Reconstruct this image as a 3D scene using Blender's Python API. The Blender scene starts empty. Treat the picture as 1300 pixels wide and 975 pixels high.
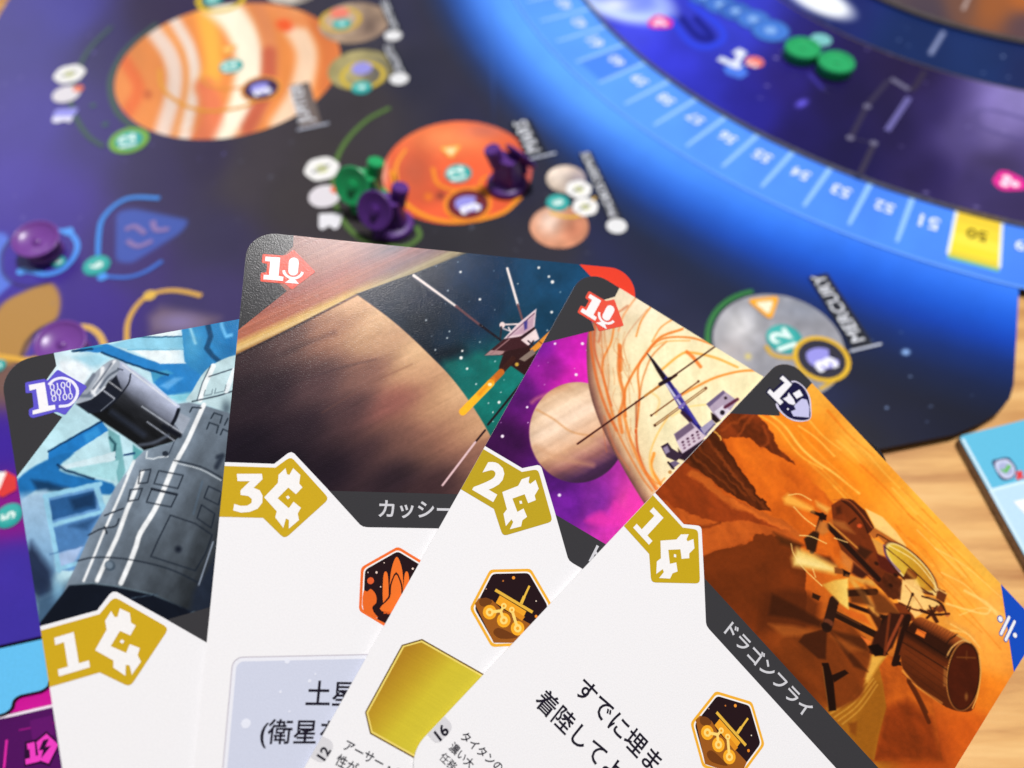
import bpy, math, random
import numpy as np
from mathutils import Matrix, Vector

S = bpy.context.scene
COL = S.collection
MM = 0.001                      # everything below is measured in millimetres

# ------------------------------------------------------------------ camera
F_PX, PW, PH = 960.0, 1300.0, 975.0          # focal length in units of the photograph's width
CAM = np.array([0.0, 0.0, 150.0])            # 150 mm above the game board
PITCH, ROLL = math.radians(57.184), math.radians(-1.490)
_f = np.array([0, math.cos(PITCH), -math.sin(PITCH)])
_r0 = np.array([1.0, 0, 0]); _u0 = np.array([0, math.sin(PITCH), math.cos(PITCH)])
RIGHT = math.cos(ROLL) * _r0 + math.sin(ROLL) * _u0
UP = -math.sin(ROLL) * _r0 + math.cos(ROLL) * _u0
FWD = _f
cam_data = bpy.data.cameras.new('camera')
cam_data.sensor_fit = 'HORIZONTAL'; cam_data.sensor_width = 36.0
cam_data.lens = 36.0 * F_PX / PW
cam_data.clip_start = 0.005; cam_data.clip_end = 20
cam_data.dof.use_dof = True
cam_data.dof.focus_distance = 0.113
cam_data.dof.aperture_fstop = 12.0
cam = bpy.data.objects.new('camera', cam_data); COL.objects.link(cam)
m = Matrix.Identity(4)
for i in range(3):
    m[i][0] = RIGHT[i]; m[i][1] = UP[i]; m[i][2] = -FWD[i]; m[i][3] = CAM[i] * MM
cam.matrix_world = m
S.camera = cam

# ------------------------------------------------------------------ light: a room lamp overhead and soft room light
world = bpy.data.worlds.new('World'); S.world = world; world.use_nodes = True
bg = world.node_tree.nodes['Background']
bg.inputs['Color'].default_value = (0.93, 0.96, 1.0, 1); bg.inputs['Strength'].default_value = 0.17

def area_lamp(name, loc, aim, size, power, colour):
    d = bpy.data.lights.new(name, 'AREA'); d.shape = 'DISK'; d.size = size; d.energy = power; d.color = colour
    o = bpy.data.objects.new(name, d); COL.objects.link(o)
    o.location = loc
    o.rotation_euler = (Vector(aim) - Vector(loc)).to_track_quat('-Z', 'Y').to_euler()
    return o
area_lamp('ceiling_lamp', (0.25, 0.41, 1.30), (0.0, 0.12, 0.0), 0.26, 19.4, (1.0, 0.985, 0.97))
area_lamp('window_light', (-1.5, 1.9, 1.35), (0.0, 0.15, 0.0), 0.9, 4.0, (0.92, 0.95, 1.0))

S.view_settings.view_transform = 'Standard'; S.view_settings.look = 'None'
S.view_settings.exposure = 0.0; S.view_settings.gamma = 1.0
S.view_settings.use_curve_mapping = False
S.cycles.use_denoising = True
S.cycles.max_bounces = 6

# ------------------------------------------------------------------ helpers: planes and tracing
class Plane:
    """a flat surface in the place: origin and axes in world millimetres"""
    def __init__(s, O, X, Y):
        s.O = np.array(O, float); X = np.array(X, float); X /= np.linalg.norm(X)
        Y = np.array(Y, float); Y -= X * (X @ Y); Y /= np.linalg.norm(Y)
        s.X, s.Y, s.N = X, Y, np.cross(X, Y)
    def trace(s, pts):
        P = np.asarray(pts, float).reshape(-1, 2)
        D = ((P[:, :1] - PW / 2) / F_PX) * RIGHT - ((P[:, 1:] - PH / 2) / F_PX) * UP + FWD
        t = ((s.O - CAM) @ s.N) / (D @ s.N)
        Q = CAM + D * t[:, None] - s.O
        return np.c_[Q @ s.X, Q @ s.Y]
    def one(s, p): return s.trace([p])[0]
    def chart(s, x, y):
        Q = s.O + np.multiply.outer(x, s.X) + np.multiply.outer(y, s.Y) - CAM
        z = Q @ FWD
        return PW / 2 + F_PX * (Q @ RIGHT) / z, PH / 2 - F_PX * (Q @ UP) / z
    def matrix(s):
        m = Matrix.Identity(4)
        for i in range(3):
            m[i][0] = s.X[i]; m[i][1] = s.Y[i]; m[i][2] = s.N[i]; m[i][3] = s.O[i] * MM
        return m

def crop(ox, oy, sc):
    return lambda pts: [(ox + x / sc, oy + y / sc) for x, y in pts]

def lin(c):
    c = np.asarray(c, float) / 255.0
    return np.where(c <= 0.04045, c / 12.92, ((np.maximum(c, 0) + 0.055) / 1.055) ** 2.4)

def smooth(pts, n=6, closed=False):
    p = np.asarray(pts, float)
    if closed: q = np.r_[p[-1:], p, p[:2]]
    else: q = np.r_[2 * p[:1] - p[1:2], p, 2 * p[-1:] - p[-2:-1]]
    out = []
    for i in range(1, len(q) - 2):
        a, b, c, d = q[i - 1], q[i], q[i + 1], q[i + 2]
        for t in np.arange(n) / n:
            out.append(0.5 * (2 * b + (c - a) * t + (2 * a - 5 * b + 4 * c - d) * t * t + (3 * b - a - 3 * c + d) * t ** 3))
    if not closed: out.append(q[-2])
    return np.array(out)

def circle(cx, cy, r, n=28, ry=None, a=0.0):
    ry = r if ry is None else ry
    t = np.arange(n) * 2 * math.pi / n; ca, sa = math.cos(a), math.sin(a)
    x, y = r * np.cos(t), ry * np.sin(t)
    return np.c_[cx + ca * x - sa * y, cy + sa * x + ca * y]

def rounded(x0, y0, x1, y1, r, n=8):
    out = []
    for cx, cy, a in ((x1 - r, y1 - r, 0), (x0 + r, y1 - r, 90), (x0 + r, y0 + r, 180), (x1 - r, y0 + r, 270)):
        for k in range(n + 1):
            t = math.radians(a + 90 * k / n); out.append((cx + r * math.cos(t), cy + r * math.sin(t)))
    return np.array(out)

def soften(pts, r, n=4):
    """round the corners of a polygon"""
    p = np.asarray(pts, float); out = []
    for i in range(len(p)):
        a, b, c = p[i - 1], p[i], p[(i + 1) % len(p)]
        u, v = a - b, c - b; lu, lv = np.linalg.norm(u), np.linalg.norm(v)
        d = min(r, lu * 0.45, lv * 0.45); s, e = b + u / lu * d, b + v / lv * d
        for t in np.linspace(0, 1, n): out.append((1 - t) ** 2 * s + 2 * t * (1 - t) * b + t * t * e)
    return np.array(out)

# ------------------------------------------------------------------ helpers: objects
def tag(o, label=None, cat=None, group=None, kind=None):
    for k, v in (('label', label), ('category', cat), ('group', group), ('kind', kind)):
        if v: o[k] = v
    return o

def thing(name, label, cat, matrix, group=None):
    o = bpy.data.objects.new(name, None); COL.objects.link(o)
    o.empty_display_size = 0.01; o.matrix_world = matrix
    return tag(o, label, cat, group)

def mesh(name, verts, faces, mat, parent=None, cols=None, smooth_shade=False, matrix=None):
    me = bpy.data.meshes.new(name)
    v = np.asarray(verts, float) * MM
    me.from_pydata(v.tolist(), [], faces); me.update()
    if cols is not None:
        a = me.color_attributes.new('ink', 'FLOAT_COLOR', 'POINT')
        a.data.foreach_set('color', np.c_[cols, np.ones(len(cols))].astype(np.float32).ravel())
    if smooth_shade: me.polygons.foreach_set('use_smooth', [True] * len(me.polygons))
    me.materials.append(mat)
    o = bpy.data.objects.new(name, me); COL.objects.link(o)
    if parent: o.parent = parent
    if matrix is not None: o.matrix_world = matrix
    return o

class Sheet:
    """flat inked shapes lying on a surface; each next shape a hair above the last"""
    def __init__(s, z=0.0, step=0.004): s.v, s.f, s.c, s.z, s.step = [], [], [], z, step
    def poly(s, pts, col):
        p = np.asarray(pts, float)
        area = 0.5 * np.sum(p[:, 0] * np.roll(p[:, 1], -1) - p[:, 1] * np.roll(p[:, 0], -1))
        if area < 0: p = p[::-1]
        b = len(s.v); s.v += [(x, y, s.z) for x, y in p]; s.f.append(list(range(b, b + len(p))))
        s.c += [lin(col)] * len(p); s.z += s.step; return s
    def line(s, pts, w, col, w2=None, cap=False):
        p = np.asarray(pts, float); n = len(p); ws = np.linspace(w, w if w2 is None else w2, n) / 2
        t = np.gradient(p, axis=0); t /= np.linalg.norm(t, axis=1)[:, None] + 1e-12
        nn = np.c_[-t[:, 1], t[:, 0]] * ws[:, None]; b = len(s.v)
        for a, q in zip(p + nn, p - nn): s.v += [(a[0], a[1], s.z), (q[0], q[1], s.z)]
        s.f += [[b + 2 * i, b + 2 * i + 1, b + 2 * i + 3, b + 2 * i + 2] for i in range(n - 1)]
        s.c += [lin(col)] * (2 * n); s.z += s.step
        if cap: s.poly(circle(*p[0], ws[0], 12), col); s.poly(circle(*p[-1], ws[-1], 12), col)
        return s
    def raw(s, v, f, col):
        b = len(s.v); s.v += [(x, y, s.z) for x, y in v]; s.f += [[b + i for i in q] for q in f]
        s.c += [lin(col)] * len(v); s.z += s.step; return s
    def text(s, body, lb, rb, col, bold=0.0, stretch=1.0):
        v, f = glyphs(body, bold)
        lb, rb = np.array(lb, float), np.array(rb, float); w = np.linalg.norm(rb - lb); e = (rb - lb) / w
        k = w / v[:, 0].max(); up = np.array([-e[1], e[0]]) * k * stretch
        return s.raw(lb + np.outer(v[:, 0] * k, e) + np.outer(v[:, 1], up), f, col)
    def build(s, name, parent, mat): return mesh(name, s.v, s.f, mat, parent, np.array(s.c))

_glyph = {}
def glyphs(body, bold):
    if (body, bold) in _glyph: return _glyph[(body, bold)]
    c = bpy.data.curves.new('lettering', 'FONT'); c.body = body; c.offset = bold; c.resolution_u = 3
    o = bpy.data.objects.new('lettering', c); COL.objects.link(o)
    me = bpy.data.meshes.new_from_object(o.evaluated_get(bpy.context.evaluated_depsgraph_get()))
    v = np.array([p.co[:2] for p in me.vertices]); f = [list(p.vertices) for p in me.polygons]
    bpy.data.objects.remove(o); bpy.data.curves.remove(c); bpy.data.meshes.remove(me)
    v = v - v.min(0)
    # keep every face looking up
    g = []
    for q in f:
        a = v[q]; ar = np.sum(a[:, 0] * np.roll(a[:, 1], -1) - a[:, 1] * np.roll(a[:, 0], -1))
        g.append(q if ar > 0 else q[::-1])
    _glyph[(body, bold)] = (v, g); return v, g

def grid_faces(nr, nc):
    i = np.arange(nr - 1)[:, None] * nc + np.arange(nc - 1)[None, :]
    return np.stack([i, i + 1, i + nc + 1, i + nc], -1).reshape(-1, 4)

def grid_mesh(name, gx, gy, z, cols, mat, parent, flip=False):
    nr, nc = gx.shape
    me = bpy.data.meshes.new(name)
    v = np.stack([gx, gy, np.full(gx.shape, z)], -1).reshape(-1, 3) * MM
    f = grid_faces(nr, nc)
    if flip: f = f[:, ::-1]
    me.vertices.add(len(v)); me.vertices.foreach_set('co', v.astype(np.float32).ravel())
    me.loops.add(f.size); me.loops.foreach_set('vertex_index', f.astype(np.int32).ravel())
    me.polygons.add(len(f)); me.polygons.foreach_set('loop_start', np.arange(0, f.size, 4, dtype=np.int32))
    me.update(calc_edges=True)
    a = me.color_attributes.new('ink', 'FLOAT_COLOR', 'POINT')
    a.data.foreach_set('color', np.c_[cols, np.ones(len(cols))].astype(np.float32).ravel())
    me.materials.append(mat)
    o = bpy.data.objects.new(name, me); COL.objects.link(o); o.parent = parent
    return o

def lathe(profile, n=40):
    """profile of (r, z) pairs turned round z"""
    v, f = [], []
    for r, z in profile:
        for k in range(n):
            t = 2 * math.pi * k / n; v.append((r * math.cos(t), r * math.sin(t), z))
    for i in range(len(profile) - 1):
        for k in range(n):
            a, b = i * n + k, i * n + (k + 1) % n; f.append([a, b, b + n, a + n])
    return v, f

def prism(pts, z0, z1):
    p = np.asarray(pts, float)
    if np.sum(p[:, 0] * np.roll(p[:, 1], -1) - p[:, 1] * np.roll(p[:, 0], -1)) < 0: p = p[::-1]
    n = len(p); v = [(x, y, z0) for x, y in p] + [(x, y, z1) for x, y in p]
    f = [list(range(n))[::-1], list(range(n, 2 * n))] + [[i, (i + 1) % n, n + (i + 1) % n, n + i] for i in range(n)]
    return v, f

# ------------------------------------------------------------------ helpers: painting printed pictures
_rng = np.random.RandomState(7)
_tab = _rng.rand(256, 256)
def noise(x, y, seed=0):
    x = np.asarray(x) + seed * 17.3; y = np.asarray(y) + seed * 5.1
    xi, yi = np.floor(x).astype(int), np.floor(y).astype(int); fx, fy = x - xi, y - yi
    fx, fy = fx * fx * (3 - 2 * fx), fy * fy * (3 - 2 * fy)
    g = lambda a, b: _tab[a & 255, b & 255]
    return (g(xi, yi) * (1 - fx) + g(xi + 1, yi) * fx) * (1 - fy) + (g(xi, yi + 1) * (1 - fx) + g(xi + 1, yi + 1) * fx) * fy
def fbm(x, y, sc, seed=0, oct=4, ang=0.0, stretch=1.0):
    c, s = math.cos(ang), math.sin(ang); u, v = (c * x + s * y) / (sc * stretch), (-s * x + c * y) / sc
    t, a, w = 0, 1.0, 0
    for k in range(oct): t = t + a * noise(u * 2 ** k, v * 2 ** k, seed + k * 3); w += a; a *= 0.5
    return t / w                                             # about 0.5 on average

class Paint:
    """inks a grid of points; shapes are given in the tracing chart of the surface"""
    def __init__(s, plane, gx, gy):
        s.x, s.y = [a.ravel() for a in plane.chart(gx, gy)]
        s.c = np.zeros((s.x.size, 3))
    def fill(s, col): s.c[:] = col; return s
    def _mix(s, i, a, col):
        if callable(col): col = col(s.x[i], s.y[i])
        s.c[i] = s.c[i] * (1 - a[:, None]) + np.asarray(col, float) * a[:, None]
    def rbf(s, pts, sigma):
        w = np.zeros(s.x.size); t = np.zeros((s.x.size, 3))
        for x, y, c in pts:
            k = 1.0 / (((s.x - x) ** 2 + (s.y - y) ** 2) / sigma ** 2 + 0.32) ** 2
            w += k; t += k[:, None] * np.array(c, float)
        s.c = t / w[:, None]; return s
    def _box(s, p, m):
        return np.nonzero((s.x > p[:, 0].min() - m) & (s.x < p[:, 0].max() + m) & (s.y > p[:, 1].min() - m) & (s.y < p[:, 1].max() + m))[0]
    def poly(s, pts, col, soft=1.2, alpha=1.0):
        p = np.asarray(pts, float); i = s._box(p, soft + 1)
        if not len(i): return s
        x, y = s.x[i], s.y[i]; d = np.full(len(i), 1e9); ins = np.zeros(len(i), bool)
        for a, b in zip(p, np.roll(p, -1, 0)):
            e = b - a; L = e @ e + 1e-12; t = np.clip(((x - a[0]) * e[0] + (y - a[1]) * e[1]) / L, 0, 1)
            d = np.minimum(d, (x - a[0] - t * e[0]) ** 2 + (y - a[1] - t * e[1]) ** 2)
            if a[1] != b[1]:
                ins ^= ((a[1] > y) != (b[1] > y)) & (x < (b[0] - a[0]) * (y - a[1]) / (b[1] - a[1]) + a[0])
        d = np.sqrt(d) * np.where(ins, -1, 1)
        s._mix(i, np.clip(0.5 - d / soft, 0, 1) * alpha, col); return s
    def line(s, pts, w, col, soft=1.2, alpha=1.0, w2=None):
        p = np.asarray(pts, float); w2 = w if w2 is None else w2; i = s._box(p, max(w, w2) + soft + 1)
        if not len(i): return s
        x, y = s.x[i], s.y[i]; d = np.full(len(i), 1e9); n = len(p) - 1
        for k in range(n):
            a, b = p[k], p[k + 1]; e = b - a; L = e @ e + 1e-12
            t = np.clip(((x - a[0]) * e[0] + (y - a[1]) * e[1]) / L, 0, 1)
            d = np.minimum(d, np.hypot(x - a[0] - t * e[0], y - a[1] - t * e[1]) - (w + (w2 - w) * (k + t) / n) / 2)
        s._mix(i, np.clip(0.5 - d / soft, 0, 1) * alpha, col); return s
    def ell(s, cx, cy, rx, ry, col, ang=0.0, soft=1.2, alpha=1.0):
        m = max(rx, ry); i = s._box(np.array([(cx - m, cy - m), (cx + m, cy + m)]), soft)
        if not len(i): return s
        c, q = math.cos(ang), math.sin(ang); x, y = s.x[i] - cx, s.y[i] - cy
        r = np.hypot((c * x + q * y) / rx, (-q * x + c * y) / ry)
        s._mix(i, np.clip(0.5 - (r - 1) * min(rx, ry) / soft, 0, 1) * alpha, col); return s
    def glow(s, cx, cy, r, col, alpha=1.0, ry=None, ang=0.0):
        ry = ry or r; c, q = math.cos(ang), math.sin(ang); x, y = s.x - cx, s.y - cy
        a = np.exp(-(((c * x + q * y) / r) ** 2 + ((-q * x + c * y) / ry) ** 2)) * alpha
        s._mix(np.arange(s.x.size), a, col); return s
    def mottle(s, sc, amp, seed=1, ang=0.0, stretch=1.0, tint=(1, 1, 1)):
        n = (fbm(s.x, s.y, sc, seed, 4, ang, stretch) - 0.5) * 2
        s.c = s.c * (1 + amp * n[:, None] * np.array(tint)); return s
    def stars(s, box, n, seed, col=(225, 230, 235), r=(0.7, 1.6)):
        R = random.Random(seed)
        for _ in range(n):
            s.ell(R.uniform(box[0], box[2]), R.uniform(box[1], box[3]), *([R.uniform(*r)] * 2), col, soft=1.4, alpha=R.uniform(.35, 1))
        return s
    def warp(s, amp, sc, seed=1):
        s.x0, s.y0 = s.x, s.y
        s.x, s.y = s.x + amp * 2 * (fbm(s.x0, s.y0, sc, seed) - .5), s.y + amp * 2 * (fbm(s.x0, s.y0, sc, seed + 40) - .5)
    def unwarp(s): s.x, s.y = s.x0, s.y0
    def contrast(s, k, mid=110.0):
        t = s.c / 255.0; s.c = 255 * np.clip(t + k * (t - mid / 255) * (1 - np.abs(2 * t - 1)) * 1.0, 0, 1); return s
    def ink(s): return lin(np.clip(s.c, 0, 255))

# ------------------------------------------------------------------ materials
def nodes(name):
    m = bpy.data.materials.new(name); m.use_nodes = True
    return m, m.node_tree, m.node_tree.nodes['Principled BSDF']

def printed(name, rough, bump_scale, bump, grain=0.07, grain_scale=5000, spec=0.5):
    m, t, b = nodes(name); L = t.links.new
    at = t.nodes.new('ShaderNodeAttribute'); at.attribute_name = 'ink'
    co = t.nodes.new('ShaderNodeTexCoord')
    n1 = t.nodes.new('ShaderNodeTexNoise'); n1.inputs['Scale'].default_value = grain_scale; n1.inputs['Detail'].default_value = 1
    L(co.outputs['Object'], n1.inputs['Vector'])
    mr = t.nodes.new('ShaderNodeMapRange'); mr.inputs['From Min'].default_value = 0.25; mr.inputs['From Max'].default_value = 0.75
    mr.inputs['To Min'].default_value = 1 - grain; mr.inputs['To Max'].default_value = 1 + grain
    L(n1.outputs['Fac'], mr.inputs['Value'])
    mx = t.nodes.new('ShaderNodeVectorMath'); mx.operation = 'SCALE'
    L(at.outputs['Color'], mx.inputs[0]); L(mr.outputs['Result'], mx.inputs['Scale'])
    L(mx.outputs['Vector'], b.inputs['Base Color'])
    n2 = t.nodes.new('ShaderNodeTexNoise'); n2.inputs['Scale'].default_value = bump_scale; n2.inputs['Detail'].default_value = 2
    L(co.outputs['Object'], n2.inputs['Vector'])
    bp = t.nodes.new('ShaderNodeBump'); bp.inputs['Strength'].default_value = bump; bp.inputs['Distance'].default_value = 0.0001
    L(n2.outputs['Fac'], bp.inputs['Height']); L(bp.outputs['Normal'], b.inputs['Normal'])
    b.inputs['Roughness'].default_value = rough; b.inputs['Specular IOR Level'].default_value = spec
    return m

def plain(name, col, rough=0.5, spec=0.5, noise_scale=900, amp=0.12, sss=0.0):
    m, t, b = nodes(name); L = t.links.new
    co = t.nodes.new('ShaderNodeTexCoord'); n = t.nodes.new('ShaderNodeTexNoise'); n.inputs['Scale'].default_value = noise_scale
    n.inputs['Detail'].default_value = 4; L(co.outputs['Object'], n.inputs['Vector'])
    r = t.nodes.new('ShaderNodeValToRGB'); c = lin(col)
    r.color_ramp.elements[0].position = 0.3; r.color_ramp.elements[1].position = 0.7
    r.color_ramp.elements[0].color = (*(c * (1 - amp)), 1); r.color_ramp.elements[1].color = (*np.minimum(c * (1 + amp), 1), 1)
    L(n.outputs['Fac'], r.inputs['Fac']); L(r.outputs['Color'], b.inputs['Base Color'])
    mr = t.nodes.new('ShaderNodeMapRange'); mr.inputs['To Min'].default_value = max(rough - .08, .05); mr.inputs['To Max'].default_value = rough + .08
    L(n.outputs['Fac'], mr.inputs['Value']); L(mr.outputs['Result'], b.inputs['Roughness'])
    b.inputs['Specular IOR Level'].default_value = spec
    if sss: b.inputs['Subsurface Weight'].default_value = sss; b.inputs['Subsurface Scale'].default_value = 0.002
    return m

CARD_INK = printed('printed_card', 0.17, 4800, 0.2, 0.03, 5000, 0.13)
BOARD_INK = printed('printed_board', 0.3, 1600, 0.1, 0.04, 1800, 0.2)
PAPER = plain('card_stock', (238, 236, 237), 0.55, 0.4, 1500, 0.015)
GREYBOARD = plain('cardboard_edge', (150, 132, 118), 0.85, 0.2, 1400, 0.35)
DARKBOARD = plain('black_core_cardboard', (44, 34, 30), 0.8, 0.3, 1400, 0.3)
PURPLE = plain('purple_plastic', (122, 68, 156), 0.3, 0.5, 300, 0.05, 0.0)
SHADED_PURPLE = plain('shaded_purple_plastic', (88, 44, 130), 0.4, 0.4, 300, 0.05, 0.0)  # same purple plastic, darkened so the landers' shade sits in the colour
GREEN = plain('green_plastic', (30, 164, 96), 0.34, 0.5, 300, 0.05, 0.0)

def wood_material():
    m, t, b = nodes('pine_table'); L = t.links.new; N = t.nodes.new
    co = N('ShaderNodeTexCoord'); mp = N('ShaderNodeMapping'); mp.inputs['Rotation'].default_value = (0, 0, math.radians(-11))
    mp.inputs['Scale'].default_value = (1, 11, 1); L(co.outputs['Object'], mp.inputs['Vector'])
    n = N('ShaderNodeTexNoise'); n.inputs['Scale'].default_value = 9; n.inputs['Detail'].default_value = 5; n.inputs['Distortion'].default_value = 0.6
    L(mp.outputs['Vector'], n.inputs['Vector'])
    w = N('ShaderNodeTexWave'); w.wave_type = 'BANDS'; w.bands_direction = 'Y'; w.inputs['Scale'].default_value = 4.0
    w.inputs['Distortion'].default_value = 7; w.inputs['Detail'].default_value = 3; w.inputs['Detail Scale'].default_value = 1.3
    L(mp.outputs['Vector'], w.inputs['Vector'])
    f = N('ShaderNodeTexNoise'); f.inputs['Scale'].default_value = 160; f.inputs['Detail'].default_value = 3
    mp2 = N('ShaderNodeMapping'); mp2.inputs['Rotation'].default_value = (0, 0, math.radians(-11)); mp2.inputs['Scale'].default_value = (1, 9, 1)
    L(co.outputs['Object'], mp2.inputs['Vector']); L(mp2.outputs['Vector'], f.inputs['Vector'])
    a1 = N('ShaderNodeMath'); a1.operation = 'MULTIPLY_ADD'; a1.inputs[1].default_value = 0.24; L(w.outputs['Fac'], a1.inputs[0]); L(n.outputs['Fac'], a1.inputs[2])
    a2 = N('ShaderNodeMath'); a2.operation = 'MULTIPLY_ADD'; a2.inputs[1].default_value = 0.3; L(f.outputs['Fac'], a2.inputs[0]); L(a1.outputs[0], a2.inputs[2])
    r = N('ShaderNodeValToRGB'); e = r.color_ramp.elements
    e[0].position = 0.42; e[0].color = (*lin((236, 190, 120)), 1); e[1].position = 1.12 if False else 1.0; e[1].color = (*lin((180, 120, 56)), 1)
    k = e.new(0.72); k.color = (*lin((220, 166, 94)), 1)
    L(a2.outputs[0], r.inputs['Fac']); L(r.outputs['Color'], b.inputs['Base Color'])
    bp = N('ShaderNodeBump'); bp.inputs['Strength'].default_value = 0.2; bp.inputs['Distance'].default_value = 0.0003
    L(a2.outputs[0], bp.inputs['Height']); L(bp.outputs['Normal'], b.inputs['Normal'])
    b.inputs['Roughness'].default_value = 0.5
    return m
WOOD = wood_material()

# ================================================================== the setting: pine table
TABLE_Z = -2.4
v, f = prism([(-900, -500), (900, -500), (900, 1100), (-900, 1100)], TABLE_Z - 30, TABLE_Z)
table = mesh('table_top', v, f, WOOD); tag(table, kind='structure')

BOARD = Plane((0, 0, 0), (1, 0, 0), (0, 1, 0))
def flat_matrix(z=0.0): return Matrix.Translation((0, 0, z * MM))
def px_mm(p, n):                      # length of n chart units at a point of the board, crosswise
    a = BOARD.trace([(p[0] - n / 2, p[1]), (p[0] + n / 2, p[1])]); return np.linalg.norm(a[1] - a[0])
RC = np.array([204.5, 316.8])         # centre of the round solar system board
R_IN, R_OUT = 186.6, 209.0
TICK0, DTICK = -112.394, -3.597

# ------------------------------------------------------------------ planet board (the corner board beside the ring)
def arc(c, r, a0, a1, n):
    t = np.radians(np.linspace(a0, a1, n)); return np.c_[c[0] + r * np.cos(t), c[1] + r * np.sin(t)]
board = thing('planet_board', 'dark blue and purple star map board printed with planets on the table', 'game board', flat_matrix())
seam = arc(RC, R_OUT + 0.25, -111.2, -186, 90)              # the edge that fits round the ring
low = BOARD.trace([(1293.5, 367), (1291, 420), (1287, 488), (1282, 506), (1268, 523), (1244, 538), (1212, 551.5), (1112, 571), (50, 808)])
low_l = low[-1] + (low[-1] - low[-2]) * 0.55
left_top = np.array([-170.0, 300.0])
outline = [tuple(p) for p in seam] + [(-5, 420), (-176, 420)] + [(-167.7, 264.9), (-160.5, 190), (-152.5, 100), tuple(low_l)] + [tuple(p) for p in low[::-1]]
v, f = prism(outline, -2.2, -0.02)
mesh('board_core', v, f, DARKBOARD, board)
# printed sheet: columns follow the outline below and the seam or far edge above
op = np.array(outline)
def span(x):
    ys = []
    for a, b in zip(op, np.roll(op, -1, 0)):
        if (a[0] > x) != (b[0] > x): ys.append(a[1] + (b[1] - a[1]) * (x - a[0]) / (b[0] - a[0]))
    return min(ys), max(ys)
xs = np.linspace(op[:, 0].min() + 0.02, op[:, 0].max() - 0.02, 560)
lo, hi = np.array([span(x) for x in xs]).T
tt = np.linspace(0, 1, 520)[:, None] ** 1.15
gx = np.repeat(xs[None], 520, 0); gy = lo[None] + (hi - lo)[None] * tt
P = Paint(BOARD, gx, gy)
P.rbf([q for q in [(20, 40, (73, 67, 147)), (90, 20, (77, 73, 161)), (60, 150, (79, 70, 158)), (20, 230, (84, 72, 167)), (60, 260, (79, 65, 156)), (130, 60, (61, 55, 106)),
       (110, 160, (68, 60, 123)), (200, 220, (61, 55, 93)), (260, 200, (58, 53, 80)), (160, 330, (72, 60, 120)), (280, 300, (63, 60, 90)), (20, 340, (73, 60, 165)),
       (120, 380, (75, 58, 146)), (270, 380, (72, 65, 111)), (200, 20, (60, 52, 83)), (310, 230, (72, 68, 74)), (340, 190, (72, 68, 74)), (370, 250, (67, 64, 66)), (400, 200, (67, 64, 66)), (430, 100, (70, 67, 72)), (470, 130, (67, 64, 68)), (440, 250, (65, 62, 63)), (480, 60, (67, 67, 77)),
       (520, 90, (52, 54, 72)), (549, 68, (50, 60, 100)), (580, 110, (50, 62, 108)), (617, 150, (50, 52, 74)), (540, 30, (50, 64, 118)), (500, 30, (54, 56, 80)), (520, 5, (50, 62, 116)), (590, 10, (70, 124, 230)), (668, 112, (78, 134, 226)), (640, 40, (92, 160, 255)), (600, 85, (54, 86, 164)), (660, 110, (82, 150, 252)),
       (645, 150, (50, 64, 116)), (700, 140, (84, 152, 250)), (760, 180, (84, 152, 250)), (700, 190, (44, 66, 124)), (725, 235, (46, 62, 116)), (660, 220, (50, 52, 70)), (800, 230, (64, 126, 238)), (860, 215, (84, 152, 250)),
       (700, 300, (54, 54, 64)), (600, 310, (54, 54, 60)), (560, 330, (52, 52, 58)), (780, 290, (46, 56, 92)), (840, 290, (44, 84, 168)), (920, 280, (58, 122, 240)), (820, 350, (44, 50, 78)), (900, 350, (30, 62, 140)),
       (1000, 320, (38, 104, 224)), (1100, 340, (50, 116, 236)), (1200, 370, (54, 122, 242)), (1270, 380, (52, 122, 240)), (1130, 400, (14, 72, 190)), (1230, 430, (10, 76, 196)), (1280, 440, (14, 72, 180)), (1150, 460, (14, 44, 118)),
       (1260, 480, (14, 44, 112)), (1130, 520, (22, 28, 54)), (1220, 530, (20, 26, 50)), (1100, 560, (24, 26, 44)), (860, 420, (34, 40, 70)), (1000, 560, (24, 26, 46)),
       (10, 480, (128, 100, 90)), (5, 560, (70, 44, 160)), (10, 650, (140, 30, 140)), (20, 720, (70, 56, 166)), (30, 790, (66, 54, 160)), (200, 760, (60, 50, 140)), (600, 650, (40, 40, 70)), (780, 290, (42, 48, 84)), (820, 350, (34, 42, 80)), (880, 320, (30, 42, 86)), (930, 360, (22, 36, 82)), (1050, 480, (20, 32, 74)), (1130, 470, (18, 32, 78))] if not (q[0] > 490 and q[2][2] > 90)], 42)
P.c = 255 * (P.c / 255) ** np.array([1.08, 1.11, 1.1])
# the blue glow printed round the ring, fading outwards
dR = np.hypot(gx.ravel() - RC[0], gy.ravel() - RC[1]) - R_OUT; aR = np.degrees(np.arctan2(gy.ravel() - RC[1], gx.ravel() - RC[0]))
far = lambda t, c: np.stack([np.interp(dR, t, np.array(c, float)[:, i]) for i in range(3)], 1)
g_up = far([0, 6, 12.5, 19, 25, 33], [(92, 162, 255), (86, 154, 252), (66, 122, 222), (44, 84, 164), (38, 54, 98), (46, 46, 58)])
g_lo = far([0, 5, 12, 19, 26, 34, 44], [(56, 122, 240), (42, 108, 228), (22, 84, 202), (10, 60, 166), (12, 42, 110), (16, 30, 68), (20, 23, 40)])
kA = np.clip((aR + 146) / 24, 0, 1)[:, None]; kD = np.where(kA[:, 0] > .5, np.clip((dR - 40) / 18, 0, 1), np.clip((dR - 28) / 16, 0, 1))[:, None]
kD = np.clip((dR - (22 + 16 * kA[:, 0])) / 16, 0, 1)[:, None]; kD = kD * kD * (3 - 2 * kD)
glow = g_up * (1 - kA) + g_lo * kA
P.c = glow * (1 - kD) + P.c * kD
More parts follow.
